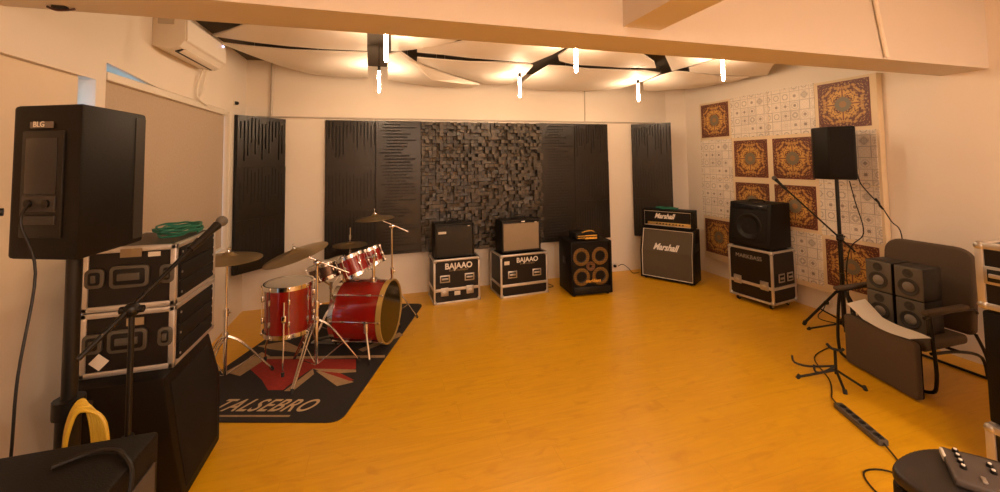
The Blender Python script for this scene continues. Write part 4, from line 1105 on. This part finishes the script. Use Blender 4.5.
# cables from the speaker
o_ = Vector((cx, cy, 1.435))
b = MB(); s0 = Vector(onface(-0.02, 0.19, 0.022))+o_
b.tube([s0, s0+Vector((0, -0.03, -0.06)), (-1.085, 1.705, 1.40), (-1.075, 1.64, 1.10), (-1.07, 1.62, 0.85), (-1.08, 1.60, 0.4), (-1.10, 1.57, 0.02), (-1.05, 1.5, 0.008)], 0.004, 7, smooth=6)
tag(b.build('speaker_cable', M['black_plain']), 'black cable hanging from the jack panel of the large loudspeaker', 'cable')
b = MB(); b.tube([(-1.215, 1.73, 1.60), (-1.30, 1.70, 1.59), (-1.34, 1.66, 1.50), (-1.36, 1.62, 1.2), (-1.38, 1.58, 0.6), (-1.38, 1.56, 0.02), (-1.3, 1.50, 0.008)], 0.006, 7, smooth=6)
b.cyl((-1.20, 1.745, 1.60), (-1.25, 1.72, 1.60), 0.013)
tag(b.build('power_cable', M['black_plain']), 'thick black cable leaving the far left side of the large loudspeaker', 'cable')

def mic_stand(label, loc, H, boom0, boom1, legs, r=0.30, h0=0.16, m=None, name='microphone_stand'):
    m = m or M['black_plain']
    t = thing(name, label, 'stand', (loc[0], loc[1], 0)); o = Vector((loc[0], loc[1], 0))
    b = MB(); b.cyl((0, 0, 0.06), (0, 0, H*0.62), 0.0125); b.build('lower_tube', m, t)
    b = MB(); b.cyl((0, 0, H*0.60), (0, 0, H), 0.009); b.build('upper_tube', m, t)
    b = MB(); b.cyl((0, 0, H*0.59), (0, 0, H*0.59+0.06), 0.018); b.build('height_clutch', m, t)
    b = MB(); b.sphere((0, 0, H), 0.026, 10); b.cyl((-0.035, 0, H), (0.035, 0, H), 0.013); b.build('boom_joint', m, t)
    b = MB(); b.cyl((0, 0, h0-0.03), (0, 0, h0+0.03), 0.022); b.build('leg_hub', m, t)
    b = MB(); b.cyl(Vector(boom0)-o, Vector(boom1)-o, 0.0085); b.build('boom_arm', m, t)
    lp = None
    for a in legs:
        if lp is None:
            b = MB(); b.tube([(0.015, 0, h0), (r, 0, 0.014)], 0.0085, 8); lp = b.build('leg', m, t)
            b = MB(); b.cyl((r-0.01, 0, 0.024), (r+0.012, 0, 0.0), 0.014, n=10); b.build('rubber_foot', M['rubber'], lp); lp.rotation_euler = (0, 0, a)
        else: dup(lp, t, rot=(0, 0, a))
    return t
mic_stand('black boom microphone stand in front of the stacked rack flight cases', (-0.868, 1.80), 1.225, (-0.945, 1.67, 1.12), (-0.754, 1.992, 1.407), (math.radians(20), math.radians(140), math.radians(260)), 0.27)
def mic(label, p, d, Lb=0.16):
    M4 = axis_matrix(p, d)
    t = thing('microphone', label, 'microphone', M4=M4)
    b = MB(); b.lathe([(0, 0), (0.010, 0), (0.012, 0.02), (0.0165, 0.10), (0.020, 0.125), (0.017, 0.13), (0, 0.13)], 20); b.build('body', M['black_plain'], t)
    b = MB(); b.sphere((0, 0, 0.150), 0.024, 16); b.build('grille_ball', M['grey_front'], t)
    b = MB(); b.cyl((0, 0, -0.02), (0, 0, 0.03), 0.014, 0.017); b.build('clip', M['black_plain'], t)
mic('dark microphone on the boom arm just right of the stacked rack flight cases', (-0.754, 1.992, 1.407), (0.065, 0.108, 0.085))
# coil of yellow cable hung on the near face of the floor speaker
b = MB()
rr = random.Random(4)
for k in range(6):
    x0 = -1.028+0.004*k; zt = 0.925-0.004*k+0.006*rr.random(); yy = 1.802-0.007*k; w_ = 0.012+0.008*k
    b.tube([(x0-0.02, yy-0.005, 0.45), (x0-0.018, yy-0.005, zt-0.16), (x0-0.008, yy, zt-0.05), (x0+0.018, yy+0.004, zt), (x0+w_+0.03, yy, zt-0.035), (x0+w_+0.055, yy-0.01, zt-0.16), (x0+w_+0.065, yy-0.01, 0.46), (x0+w_*0.5+0.02, yy-0.005, 0.36+0.01*k)], 0.0065, 7, smooth=6, closed=True)
tag(b.build('cable_coil', M['yellow']), 'yellow cable loops hanging on the stand of the large left loudspeaker', 'cable')
# black amplifier box in the near left corner
t = thing('black_amplifier', 'black amplifier cabinet cut off by the bottom left corner, a cable lying on it', 'amplifier', (-0.95, 1.06, 0))
b = MB(); b.box((0, 0, 0.51), (0.70, 0.68, 0.98), bevel=0.012); b.build('cabinet', M['black'], t)
b = MB(); b.box((0.352, 0.02, 0.50), (0.004, 0.58, 0.86), bevel=0.001); b.build('lit_side_face', mat('amp_lit_side', (0.06, 0.05, 0.043), 0.5), t)  # light falling on the right side is put into this paler colour
for sx in (-1, 1):
    for sy in (-1, 1):
        b = MB(); b.cyl((sx*0.28, sy*0.27, 0), (sx*0.28, sy*0.27, 0.022), 0.022); b.build('foot', M['rubber'], t)
b = MB(); b.tube([(-0.78, 1.30, 1.007), (-0.72, 1.33, 1.0075), (-0.66, 1.32, 1.0075), (-0.62, 1.28, 1.0075), (-0.592, 1.25, 0.985), (-0.586, 1.22, 0.92), (-0.588, 1.20, 0.84), (-0.590, 1.19, 0.78)], 0.0055, 7, smooth=6)
tag(b.build('audio_cable', M['black_plain']), 'thin black cable draped over the black amplifier in the near left corner', 'cable')

# ------------------------------------------------------------------ right side: loudspeaker, stands
SX, SY = 4.40, 2.90
vd = Vector((SX, SY)).normalized(); pr_ = Vector((vd.y, -vd.x))     # pr_: to the right as seen from the camera
def pl2(u, w): v = pr_*u+vd*w; return (v.x, v.y)
t = box_speaker('black loudspeaker high on the tripod stand in front of the tiled wall', (SX, SY, 1.515), [pl2(-0.045, -0.15), pl2(0.165, -0.12), pl2(0.175, 0.10), pl2(-0.06, 0.19), pl2(-0.18, 0.06), pl2(-0.165, -0.02)], 0.525, M['black'])
a0 = Vector(pl2(-0.045, -0.15)); a1 = Vector(pl2(0.165, -0.12)); dd = (a1-a0).normalized(); nn = Vector((dd.y, -dd.x)); rzf = math.atan2(dd.y, dd.x); mm = (a0+a1)/2+nn*0.004
b = MB(); b.box((mm.x, mm.y, 0.2625), (0.185, 0.010, 0.47), rot=Rz(rzf), bevel=0.004); b.build('front_grille', M['black_matte'], t)
pole_stand('black tripod stand carrying the loudspeaker beside the tiled wall', (4.385, 2.88), 1.515, (math.radians(122), math.radians(242), math.radians(2)), 0.325, 0.42, 0.0165, 0.0195)
b = MB(); e0 = Vector((SX, SY, 1.515))
q0 = e0+Vector((*pl2(0.17, 0.02), 0.05))
b.tube([q0, q0+Vector((0.01, -0.02, -0.10)), (4.60, 2.70, 1.33), (4.63, 2.66, 1.26), (4.655, 2.60, 1.12), (4.64, 2.52, 1.0), (4.60, 2.5, 0.5), (4.60, 2.52, 0.02), (4.55, 2.6, 0.008)], 0.005, 7, smooth=6)
b.tube([(4.61, 2.69, 1.33), (4.635, 2.68, 1.29), (4.615, 2.66, 1.26), (4.64, 2.65, 1.23)], 0.009, 7, smooth=4)
tag(b.build('speaker_cable', M['black_plain']), 'black cable hanging with a tied bunch from the loudspeaker beside the tiled wall', 'cable')
b = MB(); b.tube([(4.44, 2.80, 1.50), (4.47, 2.78, 1.30), (4.50, 2.74, 1.0), (4.44, 2.82, 0.85), (4.405, 2.85, 0.6), (4.42, 2.84, 0.25), (4.52, 2.90, 0.02), (4.56, 3.02, 0.008), (4.50, 3.18, 0.008), (4.60, 3.28, 0.008), (4.70, 3.30, 0.04), (4.755, 3.30, 0.11)], 0.005, 7, smooth=6)
tag(b.build('power_cable', M['black_plain']), 'black cable running down the right tripod stand and along the floor to the wall socket', 'cable')
mic_stand('black boom microphone stand close beside the tripod of the tiled-wall loudspeaker', (4.27, 2.80), 0.94, (4.29, 2.69, 0.84), (4.205, 3.28, 1.405), (math.radians(118), math.radians(238), math.radians(358)), 0.28, 0.14)
mic('small dark microphone at the raised end of the boom near the tiled wall', (4.205, 3.28, 1.405), (-0.08, 0.5, 0.5))

# ------------------------------------------------------------------ chair with monitors
CX, CY = 4.09, 2.25; rzc = math.radians(-91)
xl = Vector((math.cos(rzc), math.sin(rzc))); yl = Vector((-math.sin(rzc), math.cos(rzc)))
def cw(x, y): return (CX+xl.x*x+yl.x*y, CY+xl.y*x+yl.y*y)
t = thing('office_chair', 'brown upholstered chair with high rounded back and tube frame, loaded with studio monitors', 'chair', (CX, CY, 0), rzc)
b = MB(); b.box((0, 0.0, 0.325), (0.54, 0.50, 0.075), bevel=0.028, seg=3); b.build('seat', M['chair'], t)
# back: rounded top panel, slightly reclined
def rr_poly(w, h, r, rb):
    pts = []
    for cx_, cz_, a0_, rad in ((w/2-r, h-r, 0, r), (-w/2+r, h-r, 90, r), (-w/2+rb, rb, 180, rb), (w/2-rb, rb, 270, rb)):
        for k in range(7):
            a = math.radians(a0_+15*k); pts.append((cx_+rad*math.cos(a), cz_+rad*math.sin(a)))
    return pts
b = MB(); b.prism(rr_poly(0.59, 0.66, 0.12, 0.05), -0.035, 0.035, 'y', bevel=0.022, seg=3); bk = b.build('backrest', M['chair'], t); bk.location = (-0.01, 0.305, 0.345); bk.rotation_euler = (-0.12, 0, 0)
for sx in (-1, 1):
    b = MB(); b.tube([(sx*0.30, -0.30, 0.560), (sx*0.30, 0.00, 0.575), (sx*0.295, 0.26, 0.56), (sx*0.285, 0.33, 0.52)], 0.011, 8, smooth=4); ar = b.build('armrest', M['black_plain'], t)
    b = MB(); b.box((sx*0.30, -0.06, 0.592), (0.055, 0.46, 0.032), bevel=0.012, seg=3); b.build('arm_pad', M['chair'], ar)
b = MB()
b.tube([(0.30, -0.24, 0.568), (0.315, -0.25, 0.40), (0.325, -0.255, 0.12), (0.27, -0.255, 0.016), (0.0, -0.255, 0.012), (-0.27, -0.255, 0.016), (-0.325, -0.255, 0.12), (-0.315, -0.25, 0.40), (-0.30, -0.24, 0.565)], 0.012, 8, smooth=5)
b.build('front_frame', M['black_plain'], t)
b = MB()
for sx in (-1, 1):
    b.tube([(sx*0.30, -0.25, 0.30), (sx*0.285, 0.1, 0.26), (sx*0.28, 0.36, 0.18), (sx*0.28, 0.42, 0.012)], 0.011, 8, smooth=4)
    b.tube([(sx*0.285, 0.30, 0.36), (sx*0.285, 0.40, 0.20), (sx*0.285, 0.46, 0.012)], 0.011, 8, smooth=4)
b.tube([(-0.285, 0.1, 0.26), (0.285, 0.1, 0.26)], 0.011); b.tube([(-0.28, 0.42, 0.012), (0.28, 0.42, 0.012)], 0.011)
b.build('rear_frame', M['black_plain'], t)
t = thing('seat_cushion', 'brown padded rectangular panel standing against the front of the loaded chair', 'cushion', (3.725, 2.205, 0.012), math.radians(-105.5))
b = MB(); b.prism(rr_poly(0.575, 0.40, 0.03, 0.03), -0.024, 0.024, 'y', bevel=0.012, seg=3); o = b.build('cushion_pad', M['chair'], t); o.location = (0, 0, 0.0)
b = MB(); b.prism(rr_poly(0.572, 0.397, 0.03, 0.03), 0.0245, 0.027, 'y'); o = b.build('backing', M['black_matte'], t)
b = MB(); n = 14; gx = []
for i in range(n+1):
    row = []
    for j in range(5):
        u = i/n; v = j/4
        x = -0.235+0.50*u; y = -0.035+0.16*v
        z = 0.4165+0.020*(0.5+0.5*math.sin(u*6.5+v*1.2+0.5))+0.075*max(0, 0.28-u)*3.5+0.030*v*(1-u)
        ca, sa = math.cos(math.radians(-105.5)), math.sin(math.radians(-105.5))
        p = (3.725+ca*x-sa*y, 2.205+sa*x+ca*y); row.append(b.bm.verts.new((p[0], p[1], z)))
    gx.append(row)
for i in range(n):
    for j in range(4): b.bm.faces.new((gx[i][j], gx[i+1][j], gx[i+1][j+1], gx[i][j+1]))
rt = bmesh.ops.extrude_face_region(b.bm, geom=list(b.bm.faces))
for v in [g for g in rt['geom'] if isinstance(g, bmesh.types.BMVert)]: v.co.z += 0.0025
tag(b.build('paper_sheet', M['paper']), 'curled white paper sheet lying across the padded panel and the chair seat', 'paper')
mp_ = None
MON = [((-0.085, 0.0, 0.365), 'lower left studio monitor of four, partly behind the curled paper on the chair', False), ((0.115, 0.0, 0.365), 'lower right studio monitor of four, standing on the chair seat', False),
       ((-0.085, 0.0, 0.617), 'upper left studio monitor with grey front and pale cone, on the chair', True), ((0.115, 0.0, 0.617), 'upper right studio monitor with grey front and pale cone, on the chair', True)]
for (p, lab, lit) in MON:
    wx = cw(p[0], p[1])
    if mp_ is None:
        t = mp_ = thing('studio_monitor', lab, 'speaker', (wx[0], wx[1], p[2]), rzc, 'studio monitors on the chair')
        b = MB(); b.box((0, 0, 0.126), (0.182, 0.21, 0.248), bevel=0.008); b.build('cabinet', M['black_plain'], t)
        b = MB(); b.box((0, -0.106, 0.126), (0.178, 0.012, 0.244), bevel=0.010, seg=3); b.build('front_baffle', M['grey_front'], t)
        b = MB(); b.lathe([(0.068, 0), (0.068, 0.006), (0.060, 0.008), (0.052, 0.003), (0.020, -0.012+0.014), (0.018, 0.006), (0, 0.010)], 28, Matrix.Translation((0, -0.111, 0.095)) @ Matrix.Rotation(PI/2, 4, 'X')); b.build('woofer', M['cone'], t)
        b = MB(); b.lathe([(0.040, 0.0), (0.030, 0.010), (0, 0.016)], 24, Matrix.Translation((0, -0.113, 0.095)) @ Matrix.Rotation(PI/2, 4, 'X')); b.build('cone', M['cone_grey'], t)
        b = MB(); b.lathe([(0.034, 0), (0.034, 0.004), (0.014, 0.0015), (0.012, 0.006), (0, 0.008)], 24, Matrix.Translation((0, -0.111, 0.200)) @ Matrix.Rotation(PI/2, 4, 'X')); b.build('tweeter', M['cone'], t)
    else:
        t = mp_.copy(); COL.objects.link(t); t.location = (wx[0], wx[1], p[2]); t['label'] = lab
        for ch in mp_.children: dup(ch, t)

# guitar stand, power strip
t = thing('guitar_stand', 'small black folding guitar stand standing open on the floor', 'stand', (3.345, 2.275, 0), 0.0)
m = M['black_plain']
b = MB(); b.tube([(0, 0, 0.08), (0.0, 0.0, 0.27)], 0.010); b.build('column', m, t)
b = MB(); b.tube([(-0.04, 0.03, 0.30), (-0.02, 0.01, 0.27), (0.03, -0.02, 0.26), (0.05, -0.03, 0.275)], 0.010, smooth=3); b.build('neck_rest', M['rubber'], t)
for a, r in ((math.radians(141), 0.25), (math.radians(-45), 0.17), (math.radians(-125), 0.13)):
    b = MB(); b.tube([(0, 0, 0.11), (r*math.cos(a), r*math.sin(a), 0.010)], 0.009); lg = b.build('leg', m, t)
    b = MB(); b.cyl((r*math.cos(a), r*math.sin(a), 0.0), (r*0.93*math.cos(a), r*0.93*math.sin(a), 0.03), 0.014); b.build('rubber_foot', M['rubber'], lg)
for a, r in ((math.radians(127), 0.27), (math.radians(160), 0.16)):
    c_, s_ = math.cos(a), math.sin(a)
    b = MB(); b.tube([(0, 0, 0.14), (r*0.6*c_, r*0.6*s_, 0.09), (r*0.95*c_, r*0.95*s_, 0.095), (r*c_, r*s_, 0.145)], 0.008, smooth=3); b.build('cradle_arm', M['rubber'], t)
v0, v1 = Vector((3.05, 2.075)), Vector((2.90, 1.725)); c_ = (v0+v1)/2; L_ = (v1-v0).length
t = thing('power_strip', 'dark grey power strip lying on the floor in front of the guitar stand', 'power strip', (c_.x, c_.y, 0), math.atan2(v1.y-v0.y, v1.x-v0.x))
b = MB(); b.box((0, 0, 0.018), (L_, 0.058, 0.036), bevel=0.006); b.build('housing', mat('strip_grey', (0.085, 0.075, 0.065), 0.5), t)
sp0 = None
for i in range(6):
    p = (-L_/2+0.05+i*(L_-0.1)/5, 0, 0.0365)
    if sp0 is None:
        b = MB(); b.cyl((0, 0, 0), (0, 0, 0.002), 0.019); sp0 = b.build('outlet', M['black_plain'], t); sp0.location = p
    else: dup(sp0, t, p)
b = MB(); b.box((L_/2-0.015, 0, 0.038), (0.016, 0.024, 0.006)); b.build('switch', M['black_plain'], t)
b = MB(); b.tube([(v0.x, v0.y, 0.018), (3.12, 2.16, 0.008), (3.21, 2.22, 0.006), (3.36, 2.34, 0.006), (3.6, 2.62, 0.006), (3.95, 2.72, 0.006)], 0.0045, 7, smooth=5)
tag(b.build('extension_lead', m), 'thin lead running from the power strip under the guitar stand', 'cable')
b = MB(); b.tube([(v1.x, v1.y, 0.018), (2.83, 1.62, 0.008), (2.74, 1.52, 0.006), (2.66, 1.38, 0.006), (2.52, 1.42, 0.006), (2.46, 1.50, 0.006), (2.55, 1.62, 0.006), (2.68, 1.58, 0.012), (2.74, 1.42, 0.006), (2.6, 1.2, 0.006)], 0.0045, 7, smooth=5)
tag(b.build('extension_lead', m), 'thin looping lead at the near end of the power strip', 'cable')
b = MB(); b.tube([(3.50, 5.45, 0.095), (3.55, 5.40, 0.13), (3.62, 5.36, 0.08), (3.68, 5.33, 0.008), (3.8, 5.34, 0.006)], 0.0045, 7, smooth=5)
tag(b.build('power_cable', m), 'short black cable arching from the back wall socket to the floor', 'cable')
b = MB(); b.tube([(2.16, 5.2, 0.006), (2.2, 5.12, 0.006), (2.28, 5.15, 0.006), (2.24, 5.28, 0.006), (2.18, 5.34, 0.006), (2.0, 5.4, 0.006)], 0.0045, 7, smooth=5)
tag(b.build('power_cable', m), 'dark cable loop on the floor between the right lettered case and the bass cabinet', 'cable')

# ------------------------------------------------------------------ right edge stack
t = flight_case('low flight case on the floor at the bottom of the right edge stack', (3.675, 1.045, 0), 0, 0.84, 0.80, 0.235, edge=0.04)
t = thing('rack_cabinet', 'tall black cabinet standing between two flight cases at the right edge', 'speaker cabinet', (3.675, 1.045, 0.246))
b = MB(); b.box((0, 0, 0.31), (0.80, 0.78, 0.615), bevel=0.012); b.build('cabinet', M['black'], t)
b = MB(); b.box((-0.401, 0, 0.31), (0.006, 0.66, 0.53), bevel=0.002); b.build('side_grille', M['black_matte'], t)
t = flight_case('black metal-cornered flight case on top of the stack at the right edge', (3.675, 1.045, 0.880), 0, 0.82, 0.79, 0.365, edge=0.036, side_latches=((-0.41, 0.31, 0.19, -PI/2), (-0.41, -0.18, 0.19, -PI/2)))
# rounded black box with controller in the near right corner
def rpoly(x0, y0, x1, y1, r, k=6):
    pts = []
    for cx_, cy_, a0_ in ((x1-r, y1-r, 0), (x0+r, y1-r, 90), (x0+r, y0+r, 180), (x1-r, y0+r, 270)):
        for i in range(k+1):
            a = math.radians(a0_+90*i/k); pts.append((cx_+r*math.cos(a), cy_+r*math.sin(a)))
    return pts
t = thing('padded_stool', 'black padded box with rounded corners at the bottom right corner of the view', 'stool', (1.86, 0.80, 0))
P = [(-0.225, -0.30), (-0.235, 0.08), (-0.215, 0.155), (-0.15, 0.185), (-0.04, 0.195), (0.06, 0.175), (0.135, 0.125), (0.19, 0.04), (0.22, -0.08), (0.22, -0.30)]
P = [(-0.225, -0.30)]+[(v.x, v.y) for v in catmull([Vector((x, y, 0)) for x, y in P[1:-1]], 5)]+[(0.22, -0.30)]
b = MB(); b.prism(P, 0.02, 0.655, 'z', bevel=0.012); b.build('base', M['black'], t)
b = MB(); b.prism(P, 0.657, 0.70, 'z', bevel=0.014, seg=3); b.build('pad', mat('pad_vinyl', (0.022, 0.017, 0.015), 0.45), t)
for sx in (-0.17, 0.17):
    for sy in (-0.25, 0.10):
        b = MB(); b.cyl((sx, sy, 0), (sx, sy, 0.022), 0.018); b.build('foot', M['rubber'], t)
p0 = Vector((1.885, 0.955)); p1 = Vector((1.737, 0.848)); e1 = (p1-p0).normalized(); e2 = Vector((-e1.y, e1.x)); 
c_ = (p0+p1)/2+e2*0.16
t = thing('audio_mixer', 'small dark mixer with pale knobs lying on the padded box in the near right corner', 'mixer', (c_.x, c_.y, 0.70), math.atan2(e2.y, e2.x))
wd = (p1-p0).length
b = MB(); b.box((0, 0, 0.015), (0.32, wd, 0.026), bevel=0.008, seg=3); b.build('housing', mat('mixer_dark', (0.075, 0.062, 0.055), 0.4), t)
b = MB(); b.box((-0.157, wd/2-0.035, 0.017), (0.012, 0.055, 0.022), bevel=0.005); b.build('end_cap', M['label_w'], t)
kp = None
for (x, y) in ((-0.125, 0.075), (-0.125, 0.045), (-0.125, 0.015), (-0.125, -0.015), (-0.055, 0.045), (-0.055, 0.010), (0.015, 0.075), (0.015, 0.045), (0.06, 0.02), (0.06, -0.02)):
    if kp is None:
        b = MB(); b.cyl((0, 0, 0), (0, 0, 0.010), 0.009, 0.008, n=12, mi=0); kp = b.build('knob', M['black_plain'], t); kp.location = (x, y, 0.027)
        b = MB(); b.cyl((0, 0, 0.010), (0, 0, 0.013), 0.0045, n=12); b.build('knob_cap', M['paper'], kp)
    else: dup(kp, t, (x, y, 0.027))
for i in range(4):
    b = MB(); b.box((-0.09+i*0.05, -0.055, 0.031), (0.012, 0.03, 0.008), bevel=0.003); b.build('fader', M['steel'], t)

# ------------------------------------------------------------------ light
def area(name, loc, size, power, color, rot=(0, 0, 0)):
    l = bpy.data.lights.new(name, 'AREA'); l.energy = power; l.color = color; l.size = size[0]; l.shape = 'RECTANGLE'; l.size_y = size[1]
    o = bpy.data.objects.new(name, l); COL.objects.link(o); o.location = loc; o.rotation_euler = rot
WARM = (1.0, 0.74, 0.57)
def pt(name, loc, power, r=0.05):
    l = bpy.data.lights.new(name, 'POINT'); l.energy = power; l.color = WARM; l.shadow_soft_size = r
    o = bpy.data.objects.new(name, l); COL.objects.link(o); o.location = loc
# camera-side room lamps, out of frame; the area downlights are added fill
area('fill_downlight', (3.1, -1.7, 3.2), (0.6, 0.6), 78, WARM)
area('fill_downlight', (0.6, -1.7, 3.2), (0.6, 0.6), 68, WARM)
for x, y, p in ((2.4, -2.3, 46), (0.8, -2.3, 42)):
    pt('room_lamp', (x, y, 2.45), p, 0.06)
w = bpy.data.worlds.new('world'); SC.world = w; w.use_nodes = True
bg = w.node_tree.nodes['Background']; bg.inputs[0].default_value = (0.25, 0.52, 0.78, 1); bg.inputs[1].default_value = 2.2

SC.view_settings.view_transform = 'Standard'; SC.view_settings.look = 'None'
SC.view_settings.exposure = 0.14; SC.view_settings.gamma = 1.0
SC.view_settings.use_curve_mapping = False
SC.cycles.use_denoising = True
SC.cycles.max_bounces = 8; SC.cycles.diffuse_bounces = 5
SC.cycles.sample_clamp_indirect = 6.0
